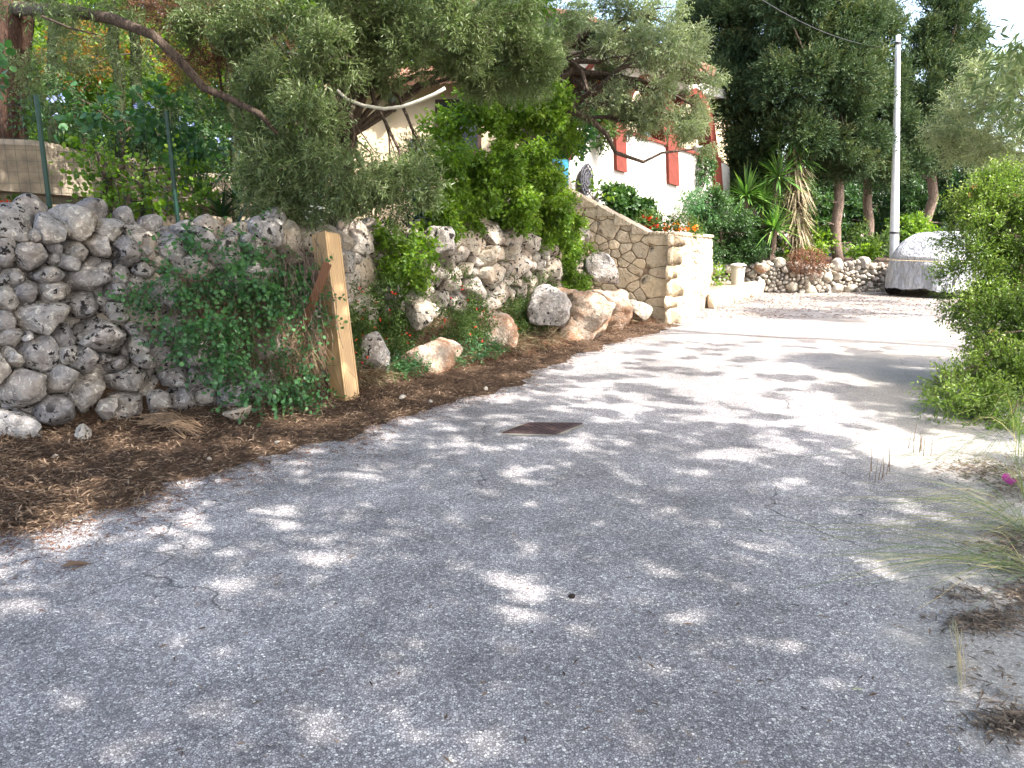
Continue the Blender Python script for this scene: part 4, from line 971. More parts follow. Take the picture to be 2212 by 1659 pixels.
mb = MB(); limbs(mb, np.array([.28, 12.6, 1.3]), PV(1165, 110, 12.6), .19, b3, sub=3)
limbs(mb, np.array([.2, 12.5, 1.3]), PV(1075, 120, 12.5), .13, b3[7:9], sub=2)
mb.tube(curve(PV(1120, 300, 12.4), PV(1215, 185, 12.0), 0, 6, .05), np.linspace(.09, .06, 6), 7); mb.tube([PV(x, y, 12.1) for x, y in ((1215, 185), (1240, 240), (1280, 262), (1310, 290), (1330, 330), (1390, 350), (1430, 330), (1500, 322))], np.linspace(.06, .015, 8), 6)
mb.build('trunk', M['bark'], o2)
# bright creeper climbing the trunk of the second olive
cv = thing('climbing_vine', PV(1110, 280, 12.0), 'bright green vine climbing the olive trunk toward the top of the picture', 'vine')
crown('foliage', [(1080, 90, 10.6, 55, 60), (1120, 30, 10.8, 70, 50), (1170, 60, 11.0, 45, 60), (1060, 200, 10.8, 75, 60), (980, 220, 10.6, 70, 50), (1110, 240, 11.4, 55, 50), (1130, 300, 11.8, 45, 30), (960, 290, 10.6, 40, 40), (1020, 270, 10.8, 55, 50), (1180, 220, 11.6, 40, 50), (1225, 300, 12.6, 30, 22)], 'creeper', cv, 3600, 5, .2, .07, .048, .85, 'ovate', thr=-.15, nf=1.8, twig='bark', seed=23, grav=-.4)
# dense bright creeper mound over the fence
cm = thing('creeper_mound', PV(1080, 420, 10.4), 'dense bright green creeper covering the fence above the small stones', 'creeper')
crown('foliage', [(990, 360, 10.0, 65, 50), (1070, 350, 10.4, 85, 42), (1150, 370, 11.0, 70, 50), (1190, 410, 11.4, 45, 60), (1100, 420, 10.6, 95, 60), (1010, 440, 10.0, 65, 55), (960, 400, 9.6, 50, 60), (1160, 470, 11.2, 70, 50), (1215, 480, 11.8, 40, 40), (1240, 520, 12.1, 30, 28), (1100, 480, 10.5, 60, 30), (950, 470, 9.3, 55, 35), (850, 515, 8.6, 55, 24), (880, 570, 8.4, 42, 36), (905, 625, 8.5, 24, 30), (1210, 560, 12.0, 32, 40), (905, 540, 8.6, 30, 30), (1240, 600, 12.0, 45, 18), (1200, 620, 11.8, 40, 18)], 'creeper', cm, 6200, 5, .14, .056, .036, .9, 'ovate', thr=-.42, nf=2.2, twig='bark', seed=24, grav=-.6)
# ------------------------------------------------------------------ caper bush hanging on the left wall
cb = thing('caper_bush', PV(520, 700, 6.6), 'dark green round-leaved caper bush sprawling down the wall left of the timber', 'shrub')
cap_bl = [(400, 510, 6.7, 75, 28), (500, 540, 7.0, 85, 35), (440, 590, 6.4, 80, 45), (540, 620, 6.7, 80, 50), (350, 620, 6.1, 60, 35), (480, 690, 6.3, 90, 45), (570, 690, 6.7, 60, 55), (400, 700, 6.0, 50, 35), (560, 770, 6.4, 80, 45), (640, 800, 6.6, 45, 42), (470, 770, 6.1, 55, 30), (620, 850, 6.4, 60, 30), (540, 840, 6.1, 45, 22), (640, 680, 6.75, 40, 60), (610, 565, 7.0, 55, 36), (670, 600, 7.1, 26, 40), (690, 860, 6.6, 30, 20)]
crown('foliage', cap_bl, 'caper', cb, 4200, 7, .26, .034, .032, .9, 'round', thr=-.26, nf=2.4, twig='bark', seed=25, grav=-.7, bias=(.1, -.15, 0))
mb = MB()
for i in range(90):
    x = 360+rng.random()*330; p = PV(x, 500+rng.random()*60, 6.9); y1 = 650+rng.random()*240; q_ = PV(x+60+rng.random()*60-60, y1, 6.35+.001*(x-360)); mb.tube(curve(p, q_, .12, 9, .05), .0028, 4, cap=False)
mb.build('stems', M['dry_stem'] if 'dry_stem' in M else M['bark_light'], cb)
# weeds of the bank
def weeds(name, blobs, material, label, dens=1500, lL=.03, lW=.016, cat='weeds', L=.12, thr=-.2, shape='ovate', seed=30, grav=.2, fl=None, k=5):
    t = thing(name, PV(blobs[0][0], blobs[0][1], blobs[0][2]), label, cat); crown('foliage', blobs, material, t, dens, k, L, lL, lW, .8, shape, thr=thr, nf=3, seed=seed, grav=grav)
    if fl:
        mb = MB()
        for b in blobs:
            for i in range(4):
                q = PV(b[0]+(rng.random()-.5)*b[3]*1.4, b[1]+(rng.random()-.5)*b[4]*1.4, b[2]-.12); leaves(mb, q[None]+rvec(5)*.006, rvec(5), rvec(5), .016, .014, 0, shape='round')
        mb.build('flowers', M[fl], t, attr=True)
weeds('trailing_weeds', [(1000, 620, 9.3, 45, 40), (960, 690, 8.8, 50, 45), (1040, 670, 9.5, 45, 35), (1010, 720, 9.0, 50, 25), (840, 640, 8.1, 50, 50), (830, 720, 8.0, 40, 50), (880, 730, 8.2, 40, 30), (780, 640, 7.7, 30, 50), (900, 600, 8.5, 40, 35)], 'weed', 'low green weeds with tiny red flowers covering the bank', 3600, fl='red_petal', seed=31)
weeds('trailing_weeds', [(1220, 600, 11.6, 45, 22), (1270, 615, 12.0, 40, 18), (1150, 600, 11.2, 40, 25), (1110, 620, 10.8, 35, 20), (1270, 560, 12.1, 25, 30)], 'weed', 'green weeds draped over the red bedrock beside the slanting slab', 3000, seed=32)
weeds('ground_weeds', [(850, 835, 7.7, 50, 22), (900, 850, 7.75, 50, 14), (790, 865, 7.2, 28, 12)], 'weed', 'small green weeds at the foot of the bank right of the timber', 3800, seed=33)
M['dry_stem'] = simple('dry_stem', (.24, .16, .1), .9, .2, 30)
# dry grass hanging on the bank
def dryhair(name, x0, x1, yf, Yf, n, label, L=.35, th=.0016, material='dry_stem', cat='dry grass'):
    mb = MB()
    for i in range(n):
        x = x0+(x1-x0)*rng.random(); y, Y = yf(x), Yf(x); p = PV(x, y+rng.normal()*26, Y+.05); d = np.array([rng.normal()*.45, -.35-.3*rng.random(), -.9+rng.normal()*.35]); l = L*(.4+rng.random())
        P = [p, p+unit(d)*l*.5+rvec(1)[0]*.03, p+unit(d)*l+np.array([0, -.02, -.04])]; mb.tube(P, [th, th, th*.5], 3, cap=False)
    o = mb.build(name, M[material]); return tag(o, label, cat, kind='stuff')
Bd = np.concatenate([np.linspace(WB[i], WB[i+1], 60, endpoint=False) for i in range(4, len(WB)-1)]); Td = np.concatenate([np.linspace(WT[i], WT[i+1], 60, endpoint=False) for i in range(4, len(WB)-1)])
def bank_pts(n, klo=0, khi=.95, alo=0, ahi=1):
    a = (len(Bd)*(alo+(ahi-alo)*rng.random(n))).astype(int).clip(0, len(Bd)-1); k = klo+(khi-klo)*rng.random(n)
    z = np.interp(k, [-.6, 0, .4, .85, .95, 1.0], [.03, .14, .34, .54, .9, 1.25]); return np.c_[Bd[a]*(1-k)[:, None]+Td[a]*k[:, None], z]
def bank_hair(name, n, L, material, label, alo=0, ahi=1, klo=-.4, khi=.93, th=.0016):
    P = bank_pts(n, klo, khi, alo, ahi); P = P[fbm(P*2.1, 61, 2) > -.12]; m_ = len(P)
    d = unit(np.c_[.45+rng.normal(size=m_)*.6, -.5+rng.normal(size=m_)*.5, -.35+rng.normal(size=m_)*.5]); mb = MB()
    leaves(mb, P+np.array([.02, -.03, .04]), d, rvec(m_), L*(.4+rng.random(m_)), th*4, 0); return tag(mb.build(name, M[material], attr=True), label, 'dry grass', kind='stuff')
bank_hair('dry_grass', 9000, .22, 'dry_blade', 'dry straw-coloured grass covering the bank below the small stone wall')
bank_hair('dead_needles', 9000, .12, 'needle', 'brown dead needles matted on the bank beside the road', klo=-.6)
def bank_weeds(n, label, alo, ahi, klo, khi, seed, thr, material='weed', fl=0):
    P = bank_pts(n, klo, khi, alo, ahi); P = P[fbm(P*1.9, seed, 3) > thr]; t = thing('bank_weeds', P.mean(0), label, 'weeds'); mb = MB()
    P = P+np.array([.05, -.06, .04])+rvec(len(P))*.05; sprigs(mb, P, rvec(len(P))*.7+np.array([.2, -.3, .5]), .12, 6, .03, .017, .85, 0, 'ovate'); mb.build('foliage', M[material], t, attr=True)
    if fl:
        mb = MB()
        for q in P[rng.integers(0, len(P), fl)]: leaves(mb, q[None]+np.array([.05, -.08, .05])+rvec(5)*.006, rvec(5), rvec(5), .016, .014, 0, shape='round')
        mb.build('flowers', M['red_petal'], t, attr=True)
bank_weeds(7000, 'green weeds with tiny red blossoms growing on the bank right of the timber', 0, .62, .1, 1.0, 71, -.05, fl=26)
bank_weeds(2600, 'green weeds along the bank near the slanting grey slab', .62, 1, .3, 1.0, 75, .0)
bank_weeds(1300, 'small plants along the foot of the bank by the road', 0, .55, -.5, .1, 78, .12, 'caper')
dryhair('dead_stems', 380, 700, lambda x: 600+(x-380)*.45, lambda x: 6.35+(x-380)*.0012, 700, 'thin dead hanging stems beneath the caper bush', .4)
# cut reed bundle on the litter
mb = MB()
for i in range(60):
    p = GV(300+rng.normal()*14+40*rng.random(), 905+rng.normal()*8, .12); q_ = GV(380+rng.random()*70, 905+rng.random()*45, .05); mb.tube(curve(p, q_, .04, 5, .04), .003, 4, cap=False)
tag(mb.build('dead_reeds', M['dry_stem']), 'small heap of dead reed stems lying at the foot of the wall', 'reeds')

# ------------------------------------------------------------------ pine at the left edge and its long branch
pn = thing('pine_tree', PV(5, 300, 9.2), 'thick reddish-brown pine trunk at the left edge with a long bare branch', 'tree')
mb = MB(); P = [PV(-5, 330, 9.2), PV(5, 230, 9.2), PV(20, 120, 9.2), PV(30, 40, 9.2), PV(38, -60, 9.2)]; P[0][2] = 1.35
mb.tube(P, [.27, .22, .2, .19, .19], 24, wob=.16)
mb.tube([PV(x, y, Y) for x, y, Y in ((30, 20, 9.1), (140, 22, 7.9), (240, 40, 7.4), (330, 75, 7.3), (390, 130, 7.3), (440, 190, 7.3), (500, 215, 7.3), (560, 245, 7.2), (600, 290, 7.2))], [.07, .06, .05, .042, .04, .038, .032, .028, .015], 9, m=1, wob=.1)
mb.tube([PV(x, y, Y) for x, y, Y in ((330, 80, 7.6), (370, 125, 7.6), (420, 170, 7.6), (470, 200, 7.6), (520, 235, 7.6), (540, 300, 7.7), (545, 380, 7.8))], [.016, .014, .013, .012, .011, .01, .008], 6, m=1)
mb.tube([PV(90, 35, 7.2), PV(150, 60, 7.2), PV(210, 75, 7.1)], [.012, .01, .006], 5, m=1)
mb.build('trunk', [M['bark_red'], M['bark']], pn, smooth=True)
crown('needles', [(260, 70, 7.5, 70, 35), (150, 30, 7.6, 80, 30), (60, 10, 7.4, 60, 30), (340, 30, 7.6, 60, 30), (420, 40, 7.8, 50, 30), (250, 120, 7.9, 60, 36), (480, 150, 8.0, 60, 50), (330, 10, 7.6, 120, 30), (180, 90, 8.4, 60, 50), (110, 60, 8.4, 60, 40), (90, 170, 8.6, 60, 40), (380, 200, 8.5, 50, 40), (470, 260, 8.3, 50, 50)], 'olive', pn, 5200, 8, .14, .05, .01, .8, thr=-.1, nf=2.5, twig='bark', seed=41)
dn = thing('dead_branches', PV(480, 100, 8.8), 'mass of rust-brown dead pine twigs above the garden', 'branches')
crown('twigs', [(440, 60, 8.8, 100, 70), (400, 60, 8.5, 80, 70), (520, 40, 8.4, 80, 60), (500, 110, 8.7, 80, 60), (540, 170, 8.7, 60, 50), (420, 130, 9.0, 60, 40), (560, 60, 9.0, 60, 60), (350, 20, 9.0, 60, 40)], 'needle', dn, 4200, 9, .2, .07, .006, .7, thr=-.15, nf=2.2, twig='bark', seed=42, grav=-.4)
mb = MB()
for a in (((380, -20), (440, 60), (470, 130), (480, 200)), ((420, -20), (500, 60), (540, 120), (555, 190)), ((470, -20), (430, 80), (400, 150))):
    mb.tube([PV(x, y, 8.9) for x, y in a], np.linspace(.035, .01, len(a)), 6)
mb.build('limbs', M['bark'], dn)

# ------------------------------------------------------------------ garden behind the fence
def garden(name, blobs, material, label, dens, lL, lW, shape, seed, cat='shrub', thr=-.3, k=5, L=.25, group=None, trunk=True, bark='bark', rt=.05, nf=1.3, fl=None, grav=-.1):
    b0 = blobs[0]; p = PV(b0[0], b0[1], b0[2]); base = np.array([p[0], p[1], 1.45]); t = thing(name, base, label, cat, group)
    _, b3 = crown('foliage' if cat != 'tree' else 'crown', blobs, material, t, dens, k, L, lL, lW, .85, shape, thr=thr, nf=nf, seed=seed, grav=grav)
    if trunk: mb = MB(); limbs(mb, base, p, rt, b3, sub=2); mb.build('trunk' if cat == 'tree' else 'stems', M[bark], t)
    if fl:
        mb = MB()
        for b in blobs:
            for i in range(2):
                q = PV(b[0]+(rng.random()-.5)*b[3]*1.8, b[1]+(rng.random()-.5)*b[4]*1.8, b[2]-.35); leaves(mb, q[None]+rvec(9)*.03, rvec(9), rvec(9), .035, .03, 0, shape='round')
        mb.build('flowers', M[fl], t, attr=True)
    return t
garden('flowering_shrub', [(260, 260, 9.6, 90, 50), (150, 250, 9.2, 80, 60), (360, 290, 9.9, 80, 50), (440, 280, 10.2, 70, 60), (90, 200, 9.4, 50, 60), (500, 330, 10.4, 60, 60)], 'dark', 'dark plumbago shrub with pale blue flowers above the garden wall', 2100, .055, .022, 'ovate', 51, fl='blue_petal', nf=2)
garden('leafy_shrub', [(225, 370, 8.0, 45, 36), (200, 340, 7.9, 28, 18), (290, 400, 8.0, 48, 30), (330, 440, 7.9, 50, 34), (260, 440, 7.8, 50, 26), (410, 400, 8.4, 50, 45), (390, 440, 8.2, 40, 30)], 'creeper', 'bright broad-leaved shrub in front of the garden wall between the fence posts', 1500, .055, .045, 'round', 52, nf=2.2, thr=-.15)
garden('vine', [(210, 190, 8.6, 60, 30), (270, 210, 8.7, 60, 30), (330, 240, 8.8, 40, 40), (400, 320, 8.9, 30, 60), (440, 270, 9.0, 40, 26), (30, 160, 8.0, 45, 22), (150, 230, 8.3, 60, 20)], 'caper', 'broad-leaved vine trailing along the top of the wire fence', 900, .09, .075, 'round', 53, nf=2, thr=-.05, trunk=False)
cols = (((100, 120), 12.0, 'garden'), ((200, 150), 12.6, 'garden'), ((300, 190), 12.4, 'garden'), ((380, 210), 12.9, 'garden'), ((470, 160), 13.2, 'garden'), ((330, 100), 13.4, 'garden'), ((560, 180), 13.0, 'garden'), ((640, 250), 13.0, 'garden'), ((180, 60), 13.6, 'garden'))
labs = ['yellow-green sunlit bush just right of the pine trunk', 'bright garden bush behind the first thin tree', 'sunlit bush behind the two thin dark trunks', 'yellow-green bush right of the thin dark trunks', 'bright bush seen through the dead brown twigs', 'high sunlit foliage between the two thin dark trunks', 'lit green bush behind the long bare branch tip', 'green bush behind the left side of the olive tree', 'high yellow-green foliage near the top left of the garden']
for i, ((xy, Y, m_), lb) in enumerate(zip(cols, labs)):
    x, y = xy; garden('garden_bush', [(x, y, Y, 60, 60), (x+45, y+40, Y+.3, 45, 45), (x-40, y+60, Y+.2, 50, 55), (x+10, y+110, Y, 60, 50)], m_, lb, 1300, .09, .045, 'ovate', 60+i, nf=1.5, thr=-.25, group='sunlit bushes at the back of the garden')
garden('amber_shrub', [(150, 120, 12.0, 70, 40), (240, 90, 12.4, 70, 40), (420, 150, 12.2, 60, 35), (110, 170, 11.7, 40, 30)], 'amber', 'orange and amber leaved shrub glowing behind the garden', 900, .08, .035, 'ovate', 71, nf=1.6, thr=-.1)
tl = ['thin dark trunk left of the pair in the middle of the garden', 'thin dark trunk right of the pair in the middle of the garden', 'slender bare trunk behind the dead brown twigs', 'slender trunk right beside the end of the long branch', 'thin trunk just right of the big pine']
for i, (x0, y0, x1, y1, Y, r_) in enumerate(((262, 260, 235, -30, 9.8, .075), (292, 250, 285, -30, 9.9, .075), (500, 330, 485, -30, 10.2, .05), (560, 340, 545, -30, 10.4, .05), (95, 280, 105, -30, 10.6, .07))):
    a, b = PV(x0, y0, Y), PV(x1, y1, Y); a2 = a.copy(); a2[2] = 1.4; b2 = b+(b-a)*.4
    t = thing('slender_tree', a2, tl[i], 'tree', 'slender garden trees'); mb = MB(); mb.tube(curve(a2, b2, 0, 12, .012), np.linspace(r_, r_*.75, 12), 10, wob=.1); mb.build('trunk', M['bark_mossy'], t, smooth=True)
    mb = MB(); P, D = ball(500, b2, np.array([1.1, 1.1, .8]), .4); sprigs(mb, P, D, .3, 6, .08, .03, .8, 0, 'ovate'); mb.build('crown', M['garden'], t, attr=True)
# tall hedge closing the garden behind
hd = thing('tall_hedge', (-6, 15.5, 1.4), 'tall dense hedge closing the back of the garden', 'hedge')
hb = [(x, y, 15.5, 75, 75) for x in range(-60, 1000, 95) for y in (-20, 90, 200, 300)]
crown('foliage', hb, 'garden', hd, 750, 5, .3, .13, .07, .85, 'ovate', thr=-.6, nf=.9, seed=80)
wl = thing('hedge_core', (-6, 16.8, 1.4), 'dark tree belt behind the garden hedge', 'trees') if False else None
# agave-like dark spikes behind the fence
ag = thing('spiky_plant', PV(640, 560, 8.4), 'dark spiky agave clump behind the fence left of the olive', 'plant'); mb = MB()
for x, y, Y in ((415, 345, 9.0), (440, 400, 8.8), (520, 410, 8.9), (480, 440, 8.7)): rosette(mb, PV(x, y+30, Y), 45, .42, .035, .1)
mb.build('blades', M['dark'], ag, attr=True)
garden('backdrop_shrub', [(640, 420, 9.8, 60, 60), (740, 440, 10.0, 60, 50), (840, 450, 10.2, 60, 45), (780, 370, 11, 50, 50), (920, 430, 11, 60, 60), (560, 440, 9.6, 50, 50)], 'dark', 'dark shrubs added as a dim backdrop behind the hanging olive', 2200, .06, .025, 'ovate', 81, nf=2)  # added to put darkness in front of the bright cream wall
# geraniums at the left edge
bushlet('geranium', PV(22, 468, 6.15), (.2, .12, .1), 60, 'weed', 'red geraniums at the left edge on top of the wall', fl='red_petal', nfl=9, lL=.04, lW=.035)
bushlet('geranium', PV(75, 490, 6.2), (.14, .1, .1), 50, 'weed', 'red geranium blooms beside the first green fence post', fl='red_petal', nfl=6, lL=.04, lW=.035)

# ------------------------------------------------------------------ cypresses
def cypress(blobs, trunk, label, seed, dens=4600, dead=False, lean=(0, 0, .35)):
    (x0, y0), (x1, y1), Y, r_ = trunk; blobs = [(q[0], q[1], q[2]-.7, *q[3:]) for q in blobs]; a, b = PV(x0, y0, Y), PV(x1, y1, Y); a[2] = .58
    t = thing('cypress_tree', a, label, 'tree', 'cypresses at the end of the road'); T = curve(a, b, 0, 14, .01); mb = MB(); mb.tube(T, np.linspace(r_, r_*.5, 14), 10, wob=.08)
    _, b3 = crown('crown', blobs, 'cypress', t, dens, 7, .28, .1, .032, .6, thr=-.4, nf=1.1, seed=seed, grav=.25, bias=lean, out=.9)
    for c, r in b3:
        for k in range(3):
            i = rng.integers(4, 14); q = c+rvec(1)[0]*r*.7; mb.tube(curve(T[i], q, 0, 6, .05), np.linspace(r_*.25, .012, 6), 5, cap=False)
    for k in range(26):      # bare dead stubs on the lower trunk
        i = rng.integers(1, 7); d = rvec(1)[0]*np.array([1, 1, .3]); mb.tube([T[i], T[i]+d*(.15+.5*rng.random())], [.018, .006], 4, cap=False)
    mb.build('trunk', M['bark_light'], t, smooth=True)
cypress([(1560, 60, 21.6, 80, 90), (1600, 180, 21.4, 70, 80), (1560, 200, 21.2, 50, 60), (1620, 60, 21.6, 70, 80), (1620, 300, 21.5, 50, 60), (1630, 280, 21.8, 50, 70), (1620, 370, 21.5, 45, 50), (1600, -20, 21.6, 90, 60), (1620, 380, 22.1, 50, 50)], ((1625, 560), (1600, -40), 21.6, .17), 'left cypress with sunlit clumps close to the house', 91)
cypress([(1740, 40, 20.2, 90, 90), (1780, 150, 20.4, 85, 80), (1700, 160, 20.2, 70, 80), (1800, 270, 20.6, 75, 60), (1730, 280, 20.4, 60, 60), (1830, 60, 20.6, 70, 80), (1850, 180, 20.7, 60, 80), (1780, 350, 20.8, 70, 40), (1860, 320, 20.8, 50, 50), (1700, 0, 20, 80, 60)], ((1813, 568), (1800, -60), 20.4, .14), 'tall dark cypress right behind the yuccas', 92)
cypress([(1900, 60, 22.0, 45, 60), (1900, 180, 22.2, 55, 70), (1910, 290, 22.2, 60, 60), (1890, 360, 22.0, 60, 40), (1960, 250, 22.4, 50, 60), (1950, 350, 22.6, 60, 40)], ((1876, 555), (1880, -40), 22.0, .13), 'cypress with a bare lower trunk left of the white pole', 93)
cypress([(2030, 60, 22.5, 50, 80), (2010, 170, 22.4, 55, 70), (2060, 150, 22.8, 45, 70), (2010, 280, 22.8, 60, 60), (2075, 60, 23, 30, 60), (2040, 0, 22.8, 60, 50), (2100, 110, 23.2, 24, 40), (1985, 90, 22.4, 26, 30), (2050, 330, 23, 50, 40)], ((2000, 560), (2040, -60), 22.8, .15), 'right cypress with branches sweeping up against the sky', 94, lean=(.5, 0, .5))
# dark low trees behind the car and the white pole
def backtree(blobs, base, label, material, seed, dens=1500, lL=.13, lW=.045, cat='tree', bark='bark', r_=.13, thr=-.35, L=.3, name='broadleaf_tree', twig=None, nf=1.0):
    x, y, Y = base; a = PV(x, y, Y); a[2] = .58 if Y > 19 else 0; t = thing(name, a, label, cat); _, b3 = crown('crown', blobs, material, t, dens, 7, L, lL, lW, .8, thr=thr, nf=nf, seed=seed, grav=-.1, twig=twig)
    mb = MB(); limbs(mb, a, PV(x, blobs[0][1]+30, Y), r_, b3); mb.build('trunk', M[bark], t)
backtree([(2010, 400, 26, 75, 50), (2080, 380, 26, 70, 60), (2060, 450, 26, 80, 35), (2130, 430, 25, 60, 50), (1990, 460, 26, 60, 30), (2140, 370, 25, 45, 45), (2180, 420, 24, 60, 70)], (2060, 500, 26), 'dark evergreen tree behind the covered car', 'dark', 95, 1800)
backtree([(1900, 450, 28, 90, 60), (1780, 470, 28, 90, 50), (1680, 440, 28, 90, 60), (1990, 480, 30, 90, 50), (1850, 380, 30, 120, 80), (1600, 400, 30, 90, 80)], (1850, 560, 28), 'shaded woodland tree far behind the cypress trunks', 'dark', 96, 1100, .16, .07)
backtree([(2150, 300, 12.5, 55, 60), (2100, 240, 13.0, 60, 60), (2180, 200, 12.0, 60, 60), (2130, 180, 13, 55, 50), (2210, 290, 12, 50, 60), (2060, 290, 13.4, 45, 40), (2230, 170, 12, 60, 60), (2080, 330, 13.4, 50, 36), (2150, 370, 13.2, 40, 30)], (2300, 520, 13.0), 'pale silvery olive tree at the right edge behind the green bush', 'olive_bright', 97, 5200, .07, .017, r_=.14, thr=-.2, L=.22, name='olive_tree', twig='bark', nf=1.5)
for i, (x, y, Y, rx, ry, lb) in enumerate(((1760, 520, 20.3, 30, 26, 'bright weeds on the bank right of the tall yucca'), (1880, 520, 21.2, 45, 30, 'green undergrowth between the cypress trunk and the pole'), (1700, 545, 19.9, 30, 16, 'low green plants on top of the far wall'), (1960, 500, 22.4, 50, 26, 'bright undergrowth right of the white pole'), (1850, 545, 20.6, 40, 16, 'small green plants at the foot of the slim cypress'))):
    weeds('undergrowth', [(x, y, Y, rx, ry), (x+rx*.6, y+8, Y+.2, rx*.7, ry*.7)], 'creeper' if i != 1 else 'weed', lb, 1100, .1, .06, 'plant', .2, -.3, 'ovate', 100+i)
boulder(1735, 508, 20.6, 14, 10, 10, 'limestone_pale', 'white stone lying on the bank behind the tall yucca', sub=2)

# ------------------------------------------------------------------ mastic bush at the right
ms = thing('mastic_bush', (5.4, 7.4, 0), 'big sunlit green mastic bush with red berries at the right edge', 'bush')
mbl = [(2200, 440, 8.2, 75, 75), (2140, 520, 8.0, 75, 65), (2120, 440, 8.2, 45, 55), (2230, 600, 7.6, 90, 90), (2110, 620, 7.8, 62, 60), (2190, 720, 7.2, 75, 70), (2150, 690, 7.4, 60, 55), (2220, 830, 6.7, 80, 75), (2150, 800, 6.8, 65, 55), (2100, 840, 6.4, 60, 32), (2055, 850, 6.2, 40, 18), (2180, 900, 6.2, 65, 50), (2230, 950, 5.9, 55, 50), (2150, 940, 6.0, 40, 40), (2300, 700, 7.6, 90, 120), (2300, 480, 8.4, 90, 90), (2120, 560, 7.9, 45, 40)]
cr, b3 = crown('foliage', [(q[0]-8, q[1], q[2], q[3]*1.12, q[4]*1.08) for q in mbl], 'mastic', ms, 15000, 7, .15, .036, .014, .8, 'ovate', thr=-.5, nf=2.2, seed=110, grav=.15, twig='bark')
mb = MB(); limbs(mb, np.array([5.3, 7.2, -.02]), np.array([5.3, 7.2, .7]), .03, b3, sub=2); mb.build('stems', M['bark'], ms)
mb = MB()
for i in range(10):
    b = mbl[rng.integers(0, 6)]; q = PV(b[0]-b[3]*.2+(rng.random()-.5)*b[3]*1.6, b[1]+(rng.random()-.5)*b[4]*1.8, b[2]-.35); leaves(mb, q[None]+rvec(14)*.022, rvec(14), rvec(14), .009, .008, 0, shape='round')
mb.build('berries', M['berry'], ms, attr=True)
# grasses of the right verge
def grass(name, specs, label, material='grass'):
    mb = MB()
    for bx, by, n, L, dirx, diry, z in specs:
        for i in range(n):
            p = GV(bx+rng.normal()*12, by+rng.normal()*10, 0.0); l = L*(.5+.7*rng.random()); az = np.array([dirx+rng.normal()*.35, diry+rng.normal()*.35]); hh = z*(.4+rng.random())
            ts = np.linspace(0, 1, 7); P = np.array([[p[0]+az[0]*l*t, p[1]+az[1]*l*t, p[2]+hh*math.sin(min(1, t*1.15)*math.pi*.8)] for t in ts])
            sd = unit(np.cross(P[-1]-P[0], [0, 0, 1.])); wd = .0022
            V = np.concatenate([np.stack([P[k]-sd*wd*(1-ts[k]*.8), P[k]+sd*wd*(1-ts[k]*.8)+np.array([0, 0, .001])]) for k in range(7)])
            mb.add(V, np.array([[2*k, 2*k+1, 2*k+3, 2*k+2] for k in range(6)]), 0, rng.random())
    return tag(mb.build(name, M[material], attr=True), label, 'grass')
grass('grass_tuft', [(2225, 1150, 60, .75, -.85, .15, .16), (2230, 1235, 60, .75, -.9, .05, .12), (2220, 1060, 50, .7, -.8, .2, .3)], 'long wispy grass arching from the right verge over the road')
grass('grass_tuft', [(2225, 1000, 30, .55, -.5, -.1, .4), (2210, 970, 20, .4, -.6, 0, .35)], 'green grass rising in front of the mastic bush')
mb = MB()
for i in range(10):
    p = GV(2062+rng.normal()*5, 1345+rng.normal()*8, .01); q_ = GV(2075+rng.normal()*5, 1480+rng.normal()*12, .01); mb.tube(curve(p, q_, .02, 6, .02), .0016, 3, cap=False)
tag(mb.build('straw_wisp', M['rope']), 'thin pale straw wisp lying on the road near the right edge', 'straw')
for x, y, lb in ((1990, 950, 'dead grass spikes standing at the sunny road edge'), (1905, 1010, 'dry grass spikes farther left in the bright patch')):
    mb = MB()
    for i in range(9):
        p = GV(x+rng.normal()*22, y+20+rng.normal()*8, 0); mb.tube([p, p+np.array([.01*rng.normal(), 0, .1+.06*rng.random()])], [.003, .001], 4, cap=False)
    tag(mb.build('dry_grass_spikes', M['dry_stem']), lb, 'grass')

# ------------------------------------------------------------------ litter
def litter(name, pts, material, lL, lW, label, flat=.25):
    mb = MB(); n = len(pts); d = rvec(n)*np.array([1, 1, flat]); nr = rvec(n)*.45+np.array([0, 0, 1]); leaves(mb, pts, d, nr, lL*(.5+rng.random(n)), lW*(.6+.8*rng.random(n)), 0, shape='lance')
    return tag(mb.build(name, M[material], attr=True), label, 'leaf litter', kind='stuff')
i = rng.integers(0, 160, 26000); s_ = rng.random(26000)**1.1*1.08-.06; P = VE[i]+(VBp[i]-VE[i])*s_[:, None]+rng.normal(size=(26000, 2))*.05
litter('leaf_litter', np.c_[P, .02+.07*np.clip(s_, 0, 1)**1.6+.03*rng.random(26000)], 'dry', .05, .009, 'brown fallen leaves and needles covering the verge')
i = rng.integers(0, 160, 4200); s_ = -np.abs(rng.normal(size=4200))*.16; P = VE[i]+(VBp[i]-VE[i])*s_[:, None]
litter('leaf_litter', np.c_[P, np.full(4200, .005)], 'needle', .045, .005, 'reddish needles scattered along the edge of the asphalt', .05)
P = []
for x, y, rx, ry, n in ((2130, 1340, 60, 16, 500), (2190, 1560, 60, 22, 420), (2110, 1010, 60, 14, 500), (2190, 1180, 50, 30, 600), (2180, 1040, 50, 30, 500), (2210, 1290, 50, 26, 400), (2150, 1480, 60, 60, 70), (2080, 1280, 40, 12, 90)):
    for k in range(n): P.append(GV(x+rng.normal()*rx*.8, y+rng.normal()*ry*.8, .004+.018*rng.random()**2))
M['dry_pale'] = leafmat('weathered_leaf', [(.09, .07, .055), (.15, .115, .09), (.22, .17, .13), (.3, .24, .18)], .8, .15, .2, (1.2, 1, .8))
litter('leaf_litter', np.array(P), 'dry_pale', .042, .008, 'brown leaf heaps along the right edge of the road', .1)
